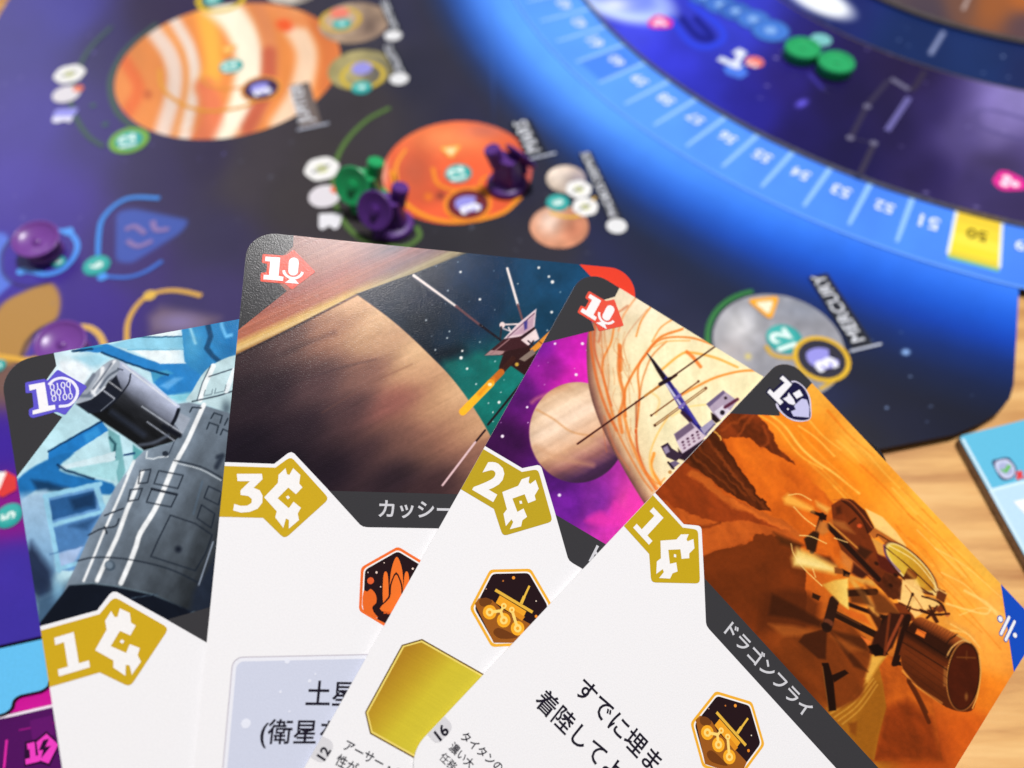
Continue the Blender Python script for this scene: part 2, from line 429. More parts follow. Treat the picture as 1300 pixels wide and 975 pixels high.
P.mottle(120, 0.05, 3); P.mottle(22, 0.03, 9)
K1 = crop(0, 230, 4.3333)
P.poly(smooth(K1([(0, 690), (150, 600), (275, 560), (330, 640), (310, 760), (200, 830), (120, 975), (0, 1010), (-80, 900)]), 5, True), lambda x, y: np.outer(1 - np.clip((330 - y) / 70 + .4, 0, 1), (182, 136, 74)) + np.outer(np.clip((330 - y) / 70 + .4, 0, 1), (112, 88, 130)), 5)
P.poly(K1([(-60, 280), (20, 285), (55, 320), (12, 400), (15, 500), (70, 560), (-40, 660)]), (92, 122, 222), 5)
P.line(smooth(K1([(55, 320), (12, 400), (15, 500), (70, 560), (160, 580), (270, 560)])), 2.5, (52, 40, 78), 3)
P.line(smooth(K1([(310, 770), (200, 830), (140, 900), (115, 975)])), 3, (48, 34, 64), 3)
P.poly(K1([(200, 835), (320, 770), (330, 900), (120, 985)]), (78, 62, 180), 4, .8)
P.poly(K1([(820, 745), (885, 690), (1210, 752), (1110, 830), (830, 840)]), (134, 112, 118), 14, .7)
P.ell(*K1([(985, 775)])[0], 24, 10, (134, 120, 168), 0, 14, .8)
P.poly(soften(K1([(640, 170), (730, 150), (1045, 215), (1000, 280), (720, 455), (635, 440)]), 8), (70, 96, 184), 5, .85)
P.stars((300, 170, 780, 330), 22, 5, (92, 94, 110), (1, 2.5)); P.stars((900, 420, 1250, 560), 16, 6, (110, 130, 170), (0.8, 2)); P.stars((0, 0, 300, 400), 20, 8, (110, 104, 176), (1, 2))
P.ell(1150, 447, 5, 4, (130, 165, 220), 0, 3)
sheet = grid_mesh('printed_sheet', gx, gy, 0.0, P.ink(), BOARD_INK, board)

def planet(name, centre, r, paint, nr=46, ns=130):
    rr = np.linspace(0.02, r, nr)[:, None]; th = np.linspace(0, 2 * math.pi, ns)[None]
    gx = centre[0] + rr * np.cos(th); gy = centre[1] + rr * np.sin(th)
    P = Paint(BOARD, gx, gy); paint(P)
    planet.z += .012
    return grid_mesh(name, gx, gy, planet.z, P.ink(), BOARD_INK, board, flip=True)

planet.z = .03
J = crop(0, 0, 2.9545)
def jupiter(P):
    P.fill((228, 138, 72))
    P.line(smooth(J([(470, 230), (520, 330), (480, 420)])), 16, (226, 110, 56), 8)
    P.line(smooth(J([(560, 90), (640, 210), (655, 330), (610, 500)])), 20, (232, 206, 190), 7)
    P.line(smooth(J([(600, 80), (690, 200), (700, 320), (660, 520)])), 8, (234, 150, 76), 6)
    P.line(smooth(J([(650, 70), (715, 190), (730, 320), (690, 520)])), 14, (236, 214, 198), 6)
    P.line(smooth(J([(760, 20), (790, 150), (800, 250), (770, 330)])), 24, (244, 168, 70), 12)
    P.line(smooth(J([(800, 0), (890, 90), (935, 220), (910, 400), (830, 530)])), 36, (244, 230, 206), 10)
    P.line(smooth(J([(770, 330), (800, 420), (760, 530)])), 26, (226, 122, 82), 10)
    P.line(smooth(J([(960, 0), (1005, 130), (1010, 280), (970, 420), (900, 530)])), 20, (214, 132, 84), 10)
    P.line(smooth(J([(1010, 200), (1000, 330), (930, 480)])), 18, (192, 96, 70), 8)
    P.line(smooth(J([(1090, 80), (1150, 200), (1120, 350), (1050, 470)])), 26, (240, 204, 172), 10)
    P.line(smooth(J([(1180, 60), (1240, 180), (1230, 330)])), 26, (208, 116, 64), 10)
    P.line(smooth(J([(1030, 20), (1080, 60), (1130, 80)])), 18, (226, 140, 84), 8)
    P.ell(*J([(1068, 95)])[0], 11, 8, (232, 92, 46), .3, 5); P.ell(*J([(555, 355)])[0], 5, 6, (196, 96, 52), 0, 5)
    P.mottle(30, .1, 4, 1.4, 3)
planet('planet_picture', (-89.7, 223.2), 36.2, jupiter)
M2 = crop(380, 0, 2.9545)
def mars(P):
    P.fill((232, 96, 58))
    P.glow(*M2([(560, 520)])[0], 60, (250, 150, 92), .8, 22); P.glow(*M2([(430, 640)])[0], 26, (190, 92, 66), .9, 30)
    P.glow(*M2([(560, 740)])[0], 50, (186, 84, 58), .6, 10); P.glow(*M2([(700, 490)])[0], 30, (206, 116, 100), .7, 10)
    P.glow(*M2([(860, 620)])[0], 18, (168, 88, 96), .7, 30); P.glow(*M2([(310, 640)])[0], 7, (238, 180, 166), .9, 24)
    P.ell(*M2([(485, 738)])[0], 5, 5, (232, 120, 44), 0, 4); P.ell(*M2([(530, 735)])[0], 5, 5, (150, 66, 50), 0, 4)
    P.mottle(26, .1, 8)
planet('planet_picture', (-14.2, 170.7), 21.6, mars)
M4 = crop(860, 270, 2.9545)
def mercury(P):
    P.fill((150, 150, 158)); P.glow(*M4([(230, 430)])[0], 26, (214, 212, 214), .9, 24); P.glow(*M4([(470, 360)])[0], 36, (124, 128, 140), .9, 16)
    P.glow(*M4([(200, 520)])[0], 26, (176, 168, 168), .8, 18); P.ell(*M4([(265, 540)])[0], 4, 4, (206, 190, 120), 0, 3); P.mottle(16, .16, 12)
planet('planet_picture', (64.9, 106.1), 15.7, mercury)
M3 = crop(780, 0, 2.5)
def moonpaint(base, lite, dark):
    def f(P):
        P.fill(base); P.glow(P.x.mean() - 12, P.y.mean() - 6, 18, lite, .8); P.glow(P.x.mean() + 18, P.y.mean() + 4, 16, dark, .8); P.mottle(14, .2, 5)
    return f
for c, r, pt in ((M2([(205, 85)])[0], 12.0, moonpaint((168, 142, 120), (214, 190, 160), (112, 92, 84))), (M2([(230, 262)])[0], 10.6, moonpaint((150, 140, 96), (186, 172, 120), (96, 92, 96))),
                 (M2([(975, 850)])[0], 8.0, moonpaint((206, 140, 108), (240, 220, 206), (178, 110, 84))), (M2([(1000, 672)])[0], 5.6, moonpaint((196, 176, 158), (236, 220, 206), (150, 140, 156))),
                 ((372, -14), 10.0, moonpaint((190, 180, 168), (226, 220, 210), (150, 140, 130)))):
    planet('moon_picture', BOARD.one(c), r, pt, 14, 44)

# ---- printed icons, orbit lines and names on the planet board
def disc(sh, p, r, col, ry=None, n=26):
    c = BOARD.one(p); k = px_mm(p, r); sh.poly(circle(*c, k, n), col); return c, k
def ringline(sh, p, r, w, col, a0=0, a1=360):
    c = BOARD.one(p); k = px_mm(p, r); sh.line(arc(c, k, a0, a1, 50), px_mm(p, w), col)
def strk(sh, pts, w, col): sh.line(BOARD.trace(smooth(pts, 8)), px_mm(pts[0], w), col)
def shp(sh, pts, col): sh.poly(BOARD.trace(pts), col)
z0 = 0.16
sh = Sheet(z0)
strk(sh, J([(420, 100), (340, 180), (295, 260), (265, 360), (285, 440), (330, 510), (390, 552)]), 6, (62, 84, 84))
strk(sh, J([(590, 90), (480, 180), (425, 270), (415, 340), (440, 420), (500, 480)]), 7, (66, 86, 82))
for p, r in (((350, 397), 4), ((396, 468), 4.5)): disc(sh, J([p])[0], r, (62, 92, 92))
sh.build('orbit_line', board, BOARD_INK)
sh = Sheet(z0)
strk(sh, M2([(340, 405), (250, 455), (170, 540), (130, 640), (135, 760), (180, 850), (260, 915), (330, 925), (400, 925), (450, 890), (440, 850)]), 6, (88, 118, 62))
sh.build('orbit_line', board, BOARD_INK)
sh = Sheet(z0)
sh.line(arc((64.9, 106.1), 17.0, 100, 265, 40), 1.3, (50, 120, 62)); sh.build('orbit_line', board, BOARD_INK)
sh = Sheet(z0)
strk(sh, K1([(318, 275), (380, 282), (425, 340), (418, 400), (380, 455), (330, 495), (250, 515), (180, 500), (110, 492)]), 7, (84, 150, 240))
for p in ((378, 278), (122, 496)): disc(sh, K1([p])[0], 6.5, (88, 160, 246))
sh.build('orbit_line', board, BOARD_INK)
sh = Sheet(z0)
strk(sh, K1([(540, 410), (545, 300), (565, 210), (640, 130), (730, 92), (880, 95)]), 6.5, (68, 138, 224))
strk(sh, K1([(570, 525), (700, 530), (800, 500), (895, 440)]), 5.5, (66, 112, 206)); disc(sh, K1([(565, 528)])[0], 6.5, (80, 150, 236))
sh.build('orbit_line', board, BOARD_INK)
sh = Sheet(z0)
strk(sh, K1([(698, 900), (705, 780), (755, 685), (830, 625), (930, 603), (1020, 610), (1110, 632)]), 7, (212, 164, 84)); disc(sh, K1([(825, 630)])[0], 8, (226, 182, 84))
strk(sh, K1([(440, 800), (500, 810), (550, 850), (578, 910)]), 8, (222, 176, 98))
strk(sh, K1([(-40, 960), (60, 975), (150, 985), (240, 975)]), 8, (226, 172, 72))
sh.build('orbit_line', board, BOARD_INK)
sh = Sheet(z0)
for pts, w in (([(690, 270), (740, 250), (800, 290)], 7), ([(700, 330), (760, 360), (840, 330)], 7), ([(840, 220), (860, 270), (930, 265)], 7)): strk(sh, K1(pts), w, (136, 116, 172))
sh.build('map_glyph', board, BOARD_INK)

def teal(p, r, txt=None, ringcol=None):
    sh = Sheet(z0 + .05)
    if ringcol: disc(sh, p, r * 1.45, ringcol)
    c, k = disc(sh, p, r, (46, 158, 156)); sh.poly(circle(*(c + (-.12 * k, .15 * k)), k * .8, 20), (66, 176, 170))
    e = BOARD.trace([(1095, 425), (1037, 352)]); e = (e[1] - e[0]) / np.linalg.norm(e[1] - e[0]); u = np.array([-e[1], e[0]])
    hw = .3 if len(txt or '12') == 1 else .66
    sh.text(txt or '12', c - e * k * hw - u * k * .45, c + e * k * hw - u * k * .45, (226, 246, 240), .035)
    sh.build('point_icon', board, BOARD_INK)
teal(J([(868, 250)])[0], 15, '12'); teal(J([(485, 528)])[0], 17, '12', (118, 170, 66)); teal(M2([(597, 652)])[0], 17, '12'); teal(M4([(400, 475)])[0], 23, '12')
teal(K1([(533, 466)])[0], 17, '6'); teal(M2([(160, 92)])[0], 12, '4'); teal(M2([(234, 330)])[0], 13, '4'); teal(M2([(970, 762)])[0], 15, '8'); teal(J([(800, 2)])[0], 12, '5'); teal((75, 333), 9, '8'); teal((12, 655), 17, '5')
teal((-2, 465), 10, '5')
def landing(p, r, col=(236, 178, 50), dark=(56, 40, 62), blob=(150, 146, 226)):
    sh = Sheet(z0 + .1); disc(sh, p, r, col); disc(sh, p, r * .84, dark)
    c = BOARD.one(p); k = px_mm(p, r)
    e = BOARD.trace([(1095, 425), (1037, 352)]); e = (e[1] - e[0]) / np.linalg.norm(e[1] - e[0]); u = np.array([-e[1], e[0]])
    m = lambda L: [c + e * a * k + u * b * k for a, b in L]
    sh.poly(soften(m([(-.5, -.35), (-.4, .3), (0, .55), (.45, .4), (.5, -.1), (.25, -.5), (0, -.25), (-.3, -.55)]), .2 * k), blob)
    sh.text('3', c - e * k * .5 - u * k * .42, c - e * k * .02 - u * k * .42, (236, 236, 250), .05)
    sh.build('landing_icon', board, BOARD_INK)
landing(J([(980, 335)])[0], 26, (226, 150, 66), (66, 44, 76)); landing(M2([(632, 768)])[0], 31, (240, 140, 46), (112, 42, 50)); landing(M4([(540, 550)])[0], 36, (226, 180, 44), (44, 42, 58))
def small_ring(p, r, col, top=None):
    sh = Sheet(z0 + .03); ringline(sh, p, r, r * .22, col)
    if top: disc(sh, (p[0] - 1, p[1] - r * .35), r * .5, top)
    sh.build('moon_icon', board, BOARD_INK)
small_ring(M2([(155, 75)])[0], 24, (206, 170, 60), (232, 128, 110)); small_ring(M2([(238, 285)])[0], 26, (206, 178, 60), (150, 146, 220)); small_ring(M2([(720, 690)])[0], 14, (238, 150, 44))
small_ring(J([(830, -4)])[0], 28, (222, 190, 40))
for pts, w, col in (
        (J([(600, 260), (610, 330), (680, 390), (780, 418), (900, 405), (960, 380)]), 5, (222, 152, 60)),
        (J([(750, 290), (790, 325), (860, 335), (920, 325)]), 4, (226, 150, 70)),
        (M2([(345, 640), (380, 740), (450, 800), (540, 830), (640, 830), (760, 800), (830, 740)]), 6, (242, 150, 46)),
        (M2([(500, 630), (520, 690), (590, 715), (680, 700)]), 5, (240, 140, 48)),
        (M2([(365, 690), (365, 620), (400, 560)]), 5, (244, 150, 60)),
        (M4([(330, 500), (360, 535), (430, 545), (470, 520)]), 6, (206, 166, 56)),
        (M4([(530, 665), (600, 620), (645, 560)]), 5, (212, 170, 50)),
        (M2([(940, 800), (1000, 815), (1060, 805), (1110, 740)]), 4, (226, 180, 60)),
        ):
    sh = Sheet(z0); strk(sh, pts, w, col); sh.build('orbit_line', board, BOARD_INK)
def triangle_icon(p, r, col, inner):
    sh = Sheet(z0 + .12); c = BOARD.one(p); k = px_mm(p, r)
    q = lambda s: soften([c + k * s * np.array(d) for d in ((-1.0, .55), (.95, .75), (.1, -1.0))], .4 * k * s)
    sh.poly(q(1), col); sh.poly(q(.55), inner); sh.build('signal_icon', board, BOARD_INK)
triangle_icon(M2([(568, 570)])[0], 15, (248, 180, 84), (252, 224, 170)); triangle_icon(M4([(330, 355)])[0], 23, (244, 170, 48), (252, 236, 206)); triangle_icon(J([(855, 190)])[0], 13, (244, 170, 70), (250, 200, 120))
def reward(parts):
    for kind, p, r in parts:
        sh = Sheet(z0 + .08); c = BOARD.one(p); k = px_mm(p, r)
        if kind == 'hex':
            sh.poly(soften(circle(*c, k, 6, a=.3), .3 * k), (238, 236, 234)); sh.poly(circle(c[0], c[1], k * .34, 10), (206, 208, 150)); sh.line([c + (-.5 * k, -.3 * k), c + (.4 * k, .3 * k)], .14 * k, (120, 120, 130))
        if kind == 'ball': sh.poly(circle(*c, k, 24), (222, 216, 222)); sh.poly(circle(c[0] + .7 * k, c[1] + .6 * k, k * .4, 14), (232, 120, 84))
        if kind == 'shield': sh.poly(soften([c + k * np.array(d) for d in ((-.9, .8), (.9, .8), (.75, -.6), (.45, -.9), (0, -.4), (-.45, -.9), (-.75, -.6))], .2 * k), (228, 226, 232))
        if kind == 'blue': sh.poly(soften([c + k * np.array(d) for d in ((-.9, .8), (.9, .9), (.75, -.2), (-.95, -.2))], .3 * k), (150, 148, 232)); sh.poly(soften([c + k * np.array(d) for d in ((-.85, -.1), (.75, -.1), (.7, -.9), (.2, -.6), (-.3, -.9), (-.8, -.7))], .2 * k), (226, 224, 246))
        sh.build('reward_icon', board, BOARD_INK)
reward([('hex', J([(262, 280)])[0], 21), ('ball', J([(250, 355)])[0], 17), ('blue', J([(243, 436)])[0], 16), ('hex', M2([(85, 635)])[0], 24), ('ball', M2([(95, 738)])[0], 20), ('shield', M2([(115, 832)])[0], 17),
        ('hex', M2([(1048, 712)])[0], 18), ('hex', M2([(1072, 778)])[0], 18)])
E_BASE = BOARD.trace([(1095, 425), (1037, 352)]); E_BASE = (E_BASE[1] - E_BASE[0]) / np.linalg.norm(E_BASE[1] - E_BASE[0])
def name_plate(txt, a, b, under=True, dot=None, plate=(36, 38, 48)):
    sh = Sheet(z0 + .1); A, B = BOARD.trace([a, b]); e = (B - A) / np.linalg.norm(B - A); u = np.array([-e[1], e[0]]); h = np.linalg.norm(B - A)
    wv, _ = glyphs(txt, .03); hh = h / wv[:, 0].max() * .73
    sh.poly([A - e * hh * .5 - u * hh * .35, B - u * hh * .35, B + u * hh * 1.2, A - e * hh * .5 + u * hh * 1.2], plate)
    if under: sh.line([A - e * hh * .62 - u * hh * .9, A - e * hh * .62 + u * hh * 1.5], hh * .16, (196, 202, 220))
    sh.text(txt, A, B, (226, 228, 236), .008)
    if dot: disc(sh, dot[0], dot[1], (226, 226, 228))
    sh.build('planet_name', board, BOARD_INK)
name_plate('MERCURY', M4([(703, 478)])[0], M4([(545, 232)])[0])
name_plate('MARS', M2([(905, 565)])[0], M2([(850, 452)])[0]); name_plate('JUPITER', M2([(62, 455)])[0], M2([(22, 312)])[0], plate=(112, 100, 96))
name_plate('PHOBOS DEIMOS', M2([(1195, 808)])[0], M2([(1085, 572)])[0], False, (M2([(1190, 850)])[0], 13))
name_plate('GANYMEDE', M2([(372, 108)])[0], M2([(330, 4)])[0], False, (M2([(352, 136)])[0], 11)); name_plate('CALLISTO', M2([(395, 275)])[0], M2([(345, 170)])[0], False, (M2([(375, 298)])[0], 12))
sh = Sheet(z0 + .1)
shp(sh, [(-6, 606), (8, 598), (22, 606), (22, 622), (4, 632), (-8, 626)], (222, 62, 60)); sh.text('1', BOARD.one((0, 622)), BOARD.one((9, 600)), (250, 240, 236), .06); sh.build('signal_icon', board, BOARD_INK)

# ------------------------------------------------------------------ score track ring
track = thing('score_track_ring', 'light blue score track ring with a yellow 50 space round the dark disc', 'score track', Matrix.Translation((RC[0] * MM, RC[1] * MM, 0)))
RING = Plane((RC[0], RC[1], 0), (1, 0, 0), (0, 1, 0))
th = np.radians(np.r_[np.linspace(-200, -95, 260), np.linspace(-94, 159, 160), 160])[None]
rr = np.linspace(R_IN - 4, R_OUT, 26)[:, None]
gx, gy = rr * np.cos(th), rr * np.sin(th)
prof = [(R_IN - 4, -2.2), (R_OUT, -2.2), (R_OUT, -0.02), (R_IN - 4, -0.02), (R_IN - 4, -2.2)]
v, f = lathe(prof, 220); mesh('ring_core', v, f, DARKBOARD, track)
P = Paint(RING, gx, gy)
P.rbf([(700, 30, (96, 164, 255)), (760, 90, (98, 166, 255)), (830, 150, (94, 160, 255)), (900, 190, (90, 156, 255)), (980, 230, (86, 150, 252)), (1060, 270, (84, 148, 252)), (1150, 295, (82, 146, 252)), (1290, 320, (86, 148, 252)), (1290, 360, (76, 138, 250)), (1100, 240, (78, 140, 246))], 60)
P.mottle(40, .05, 2); P.c = P.c * np.array([.92, .94, 1.0])
k60 = math.floor((math.degrees(math.atan2(*(BOARD.one((765, 84)) - RC)[::-1])) - TICK0) / DTICK)
grid_mesh('printed_sheet', gx, gy, 0.0, P.ink(), BOARD_INK, track, flip=True)
pol = lambda r, a: np.array([r * math.cos(math.radians(a)), r * math.sin(math.radians(a))])
sh = Sheet(.012); a6 = TICK0 + DTICK * k60; sh.poly([tuple(np.array([r * math.cos(math.radians(a)), r * math.sin(math.radians(a))])) for r, a in ((R_IN + 1, a6), (R_OUT - 5, a6), (R_OUT - 5, a6 + DTICK), (R_IN + 1, a6 + DTICK))], (74, 134, 252)); sh.build('dark_space', track, BOARD_INK)
for k in range(-4, 24):
    a = TICK0 + DTICK * k
    if k not in (0, 1):
        sh = Sheet(.03); sh.line([pol(R_IN, a), pol(R_OUT - 8, a), pol(R_OUT - 4, a)], 1.5, (146, 194, 255), .9); sh.build('track_divider', track, BOARD_INK)
    n = 50 + k; am = a + DTICK / 2
    c = pol(193.4, am); o = pol(1, am); e = np.array([o[1], -o[0]])
    if k == 0:
        cell = Sheet(.03, .003)
        for q, col in ((0, (240, 206, 60)), (1, (244, 216, 62)), (2, (250, 228, 74)), (3, (246, 222, 58)), (4, (226, 206, 66)), (5, (150, 190, 110)), (6, (96, 176, 190))):
            edge = [0, 4, 8, 12, 15.2, 17.2, 18.0, 18.8]
            cell.poly([pol(R_IN + edge[q], a), pol(R_IN + edge[q + 1], a), pol(R_IN + edge[q + 1], a + DTICK), pol(R_IN + edge[q], a + DTICK)], col)
        cell.line([pol(R_IN, a + DTICK), pol(R_IN + 17, a + DTICK)], .8, (226, 236, 230)); cell.line([pol(R_IN, a), pol(R_IN + 17, a)], .7, (226, 236, 230))
        yc = cell.build('milestone_space', track, BOARD_INK)
    sh = Sheet(.07); sh.text(str(n), c - e * 2.6 - o * 1.9, c + e * 2.6 - o * 1.9, (92, 74, 22) if k == 0 else (226, 236, 255), .02); sh.build('track_number', track, BOARD_INK)
sh = Sheet(.05); sh.line(arc((0, 0), R_OUT - .5, -96, -190, 160), .5, (120, 176, 255)); sh.build('edge_line', track, BOARD_INK)

# ------------------------------------------------------------------ rotating solar system discs
DZ = 1.5
def turn_disc(name, label, r0, r1, ztop, pts, sig, extra=None, a=(-205, -92)):
    t = thing(name, label, 'game disc', Matrix.Translation((RC[0] * MM, RC[1] * MM, ztop * MM)))
    v, f = lathe([(r0, -1.48), (r1, -1.48), (r1 + .25, -1.0), (r1 - .15, -.02), (r0, -.02), (r0, -1.48)], 240); mesh('disc_core', v, f, GREYEDGE, t)
    pl = Plane((RC[0], RC[1], ztop), (1, 0, 0), (0, 1, 0))
    th = np.radians(np.r_[np.linspace(-205, -92, 330), np.linspace(-91, 154, 120), 155])[None]; rr = np.linspace(r0, r1 - .15, 120)[:, None]
    gx, gy = rr * np.cos(th), rr * np.sin(th); P = Paint(pl, gx, gy); P.rbf(pts, sig)
    if extra: extra(P)
    grid_mesh('printed_sheet', gx, gy, 0, P.ink(), BOARD_INK, t, flip=True)
    return t, pl
GREYEDGE = plain('grey_cardboard_edge', (146, 134, 130), .8, .3, 1200, .3)
def outer_extra(P):
    P.mottle(50, .16, 6)
    P.ell(*M3([(30, 0)])[0], 62, 26, (206, 226, 255), .25, 12); P.ell(*M3([(25, -15)])[0], 54, 20, (120, 140, 240), .25, 14); P.glow(*M3([(0, 15)])[0], 20, (240, 246, 255), .8, 8)
    P.line(smooth(M3([(180, 60), (235, 130), (290, 150), (345, 125), (330, 80), (240, 10)])), 7, (44, 66, 224), 4); P.line(smooth(M3([(215, 60), (265, 115), (310, 118), (260, 60)])), 9, (22, 26, 130), 5)
    P.line(M3([(620, 235), (660, 280)]), 3, (70, 60, 170), 4); P.ell(*M3([(595, 328)])[0], 8, 4, (96, 84, 214), -.5, 4)
    P.line(smooth(M3([(1150, 350), (1160, 400), (1240, 430), (1330, 450)])), 3, (84, 74, 130), 4); P.line(smooth(M3([(1150, 350), (1210, 352), (1330, 385)])), 3, (92, 82, 140), 4)
    P.glow(*M3([(1220, 520)])[0], 40, (56, 46, 84), .8, 14, .2)
    P.stars((860, 60, 1300, 270), 30, 3, (150, 140, 200), (.6, 1.6))
outer, OPL = turn_disc('solar_disc', 'deep purple outer solar system disc inside the blue score track', 127.4, R_IN - .3, DZ,
    [(790, 30, (64, 70, 216)), (850, 90, (52, 56, 206)), (880, 130, (44, 46, 180)), (920, 30, (52, 60, 200)), (960, 140, (36, 32, 138)), (1000, 110, (38, 28, 112)), (1010, 180, (30, 22, 90)), (1080, 200, (24, 18, 66)),
     (1060, 120, (26, 18, 66)), (1140, 160, (28, 20, 62)), (1180, 140, (42, 32, 84)), (1180, 220, (38, 28, 78)), (1220, 170, (86, 74, 134)), (1270, 160, (124, 110, 172)), (1290, 200, (70, 58, 108)), (1240, 240, (56, 46, 94)), (1295, 130, (128, 116, 176)), (1160, 90, (34, 22, 66)), (1290, 255, (52, 42, 84))], 46, outer_extra)
def mid_extra(P):
    P.mottle(50, .12, 8); P.ell(*M3([(650, 0)])[0], 46, 16, (236, 240, 246), .42, 8); P.line(M3([(485, 0), (575, 50)]), 8, (196, 206, 240), 5); P.line(M3([(1043, 105), (1005, 168)]), 5, (150, 158, 196), 4); P.line(M3([(970, -60), (1110, 60)]), 2, (30, 50, 90), 4)
    P.stars((1000, 20, 1300, 110), 14, 4, (130, 150, 200), (.6, 1.6))
turn_disc('solar_disc', 'navy middle solar system disc between the purple and brown discs', 102.8, 127.2, DZ + .25,
    [(900, 0, (60, 70, 190)), (1000, 5, (34, 44, 130)), (1060, 25, (24, 34, 96)), (1150, 60, (18, 40, 92)), (1250, 85, (20, 42, 92)), (1300, 100, (22, 34, 80))], 50, mid_extra)
turn_disc('solar_disc', 'raised brown inner solar system disc with an orange glow', 30, 102.6, DZ + 2.2,
    [(1110, -5, (84, 70, 74)), (1180, 15, (72, 60, 72)), (1260, 5, (150, 86, 44)), (1300, 30, (84, 62, 70)), (1300, 0, (176, 96, 40)), (1220, 0, (110, 74, 60))], 30, lambda P: P.line(M3([(1125, -10), (1108, 28)]), 3, (196, 180, 176), 3))
O2 = lambda pts: OPL.trace(pts)
def circuit(pts, w, col, name='gap_line'):
    sh = Sheet(.05)
    for q, (ww, c) in zip(pts, zip(w, col)): sh.line(O2(M3(q)), ww, c)
    sh.build(name, outer, BOARD_INK)
circuit([[(870, 255), (802, 335), (750, 438)], [(825, 455), (778, 555)], [(985, 225), (955, 275), (940, 290)], [(878, 250), (935, 285)], [(935, 310), (865, 415)], [(750, 438), (825, 455)]],
        [1.6, 1.6, 1.6, 1.8, 1.8, .5], [(52, 46, 74), (56, 50, 74), (50, 42, 66), (104, 100, 128), (104, 98, 160), (60, 54, 84)])
sh = Sheet(.09)
for p in ((802, 338), (748, 438), (823, 455)): sh.poly(circle(*O2(M3([p]))[0], 1.2, 12), (104, 100, 128))
sh.build('gap_dot', outer, BOARD_INK)
def pink(p, k):
    sh = Sheet(.05); c = O2(M3([p]))[0]
    sh.poly(soften([c + k * np.array(d) for d in ((-1.1, .1), (-.2, 1.1), (.3, 1.1), (1.2, .2), (.9, -.8), (-.8, -.8))], .4 * k), (226, 44, 150))
    for d in ((-.3, -.15), (.35, -.2), (.05, .35)): sh.poly(circle(c[0] + d[0] * k, c[1] + d[1] * k, .3 * k, 12), (250, 214, 234))
    sh.build('publicity_icon', outer, BOARD_INK)
pink((143, 72), 4.0); pink((1250, 578), 4.2)
sh = Sheet(.05)
sh.poly(O2(M3([(345, 215), (395, 190), (425, 235), (400, 250), (355, 235)])), (74, 120, 226)); sh.line(O2(M3([(332, 185), (400, 215)])), 2.6, (214, 220, 240)); sh.line(O2(M3([(385, 160), (410, 175)])), 3.6, (220, 226, 244)); sh.line(O2(M3([(375, 215), (410, 165)])), 2.0, (220, 226, 244))
sh.poly(circle(*O2(M3([(445, 197)]))[0], 2.9, 18), (232, 120, 112)); sh.text('+1', O2(M3([(462, 205)]))[0], O2(M3([(432, 192)]))[0], (250, 230, 226), .04); sh.build('probe_icon', outer, BOARD_INK)
for p, r, col in (((285, -12), 5.6, (60, 104, 196)), ((336, 14), 5.8, (64, 112, 202)), ((385, 36), 5.6, (58, 104, 192)), ((440, 62), 5.8, (68, 118, 206)), ((495, 98), 6.4, (66, 120, 208))):
    sh = Sheet(.05 + .0006 * (p[0] - 285)); q = O2(M3([p]))[0]; sh.poly(circle(*q, r, 30), tuple(int(v * .78) for v in col)); sh.poly(circle(*q, r * .9, 30), col); sh.poly(circle(q[0], q[1], r * .32, 14), (130, 172, 232)); sh.build('data_slot', outer, BOARD_INK)
sh = Sheet(.25); sh.poly(circle(*O2(M3([(655, 128)]))[0], 3.4, 18), (120, 190, 190)); sh.build('data_icon', outer, BOARD_INK)

# ------------------------------------------------------------------ player tokens
def tok_matrix(p, rz, z=0.2, plane=BOARD):
    c = plane.one(p) + plane.O[:2]
    return Matrix.Translation((c[0] * MM, c[1] * MM, (plane.O[2] + z) * MM)) @ Matrix.Rotation(rz, 4, 'Z')
def data_disc(p, label):
    t = thing('data_token', label, 'token', tok_matrix(p, 0, .12, OPL), 'green data discs')
    v, f = lathe([(.01, 0), (5.3, 0), (5.7, .35), (5.7, 2.7), (5.4, 3.1), (4.5, 3.1), (4.2, 2.75), (1.0, 2.75), (.8, 3.05), (.01, 3.1)], 48); mesh('disc_body', v, f, GREEN, t, smooth_shade=False)
data_disc((1016, 71), 'green plastic disc touching the blue circles on the purple disc'); data_disc((1058, 89), 'green plastic disc farther from the blue circles, beside another green disc')

def orbiter(p, rz, label, tilt=8):
    t = thing('orbiter_token', label, 'token', tok_matrix(p, rz), 'purple dish tokens')
    v, f = lathe([(.01, 0), (4.6, 0), (4.9, .4), (4.6, 1.1), (2.2, 1.6), (1.5, 2.6), (1.3, 4.6), (.01, 4.8)], 40); mesh('pedestal', v, f, PURPLE, t, smooth_shade=True)
    v, f = lathe([(.01, -.6), (1.6, -.3), (4.6, .6), (6.55, 1.75), (6.85, 1.9), (6.95, 2.15), (6.9, 2.4), (6.7, 2.52), (6.4, 2.48), (6.2, 2.3), (6.05, 2.0), (5.2, 1.3), (4.0, .7), (2.4, .2), (1.5, .1), (1.3, .25), (1.1, .3), (.85, .2), (.8, -.4), (.01, -.4)], 52); v = [(x * .86, y * .86, z * .62) for x, y, z in v]
    o = mesh('dish', v, f, PURPLE, t, smooth_shade=True); o.location = (0, 0, 4.0 * MM); o.rotation_euler = (math.radians(tilt), 0, 0)
orbiter((59, 321), 0.6, 'purple dish token standing on the blue orbit ring'); orbiter((91, 450), .6, 'purple dish token on the gold orbit ring behind the telescope card')

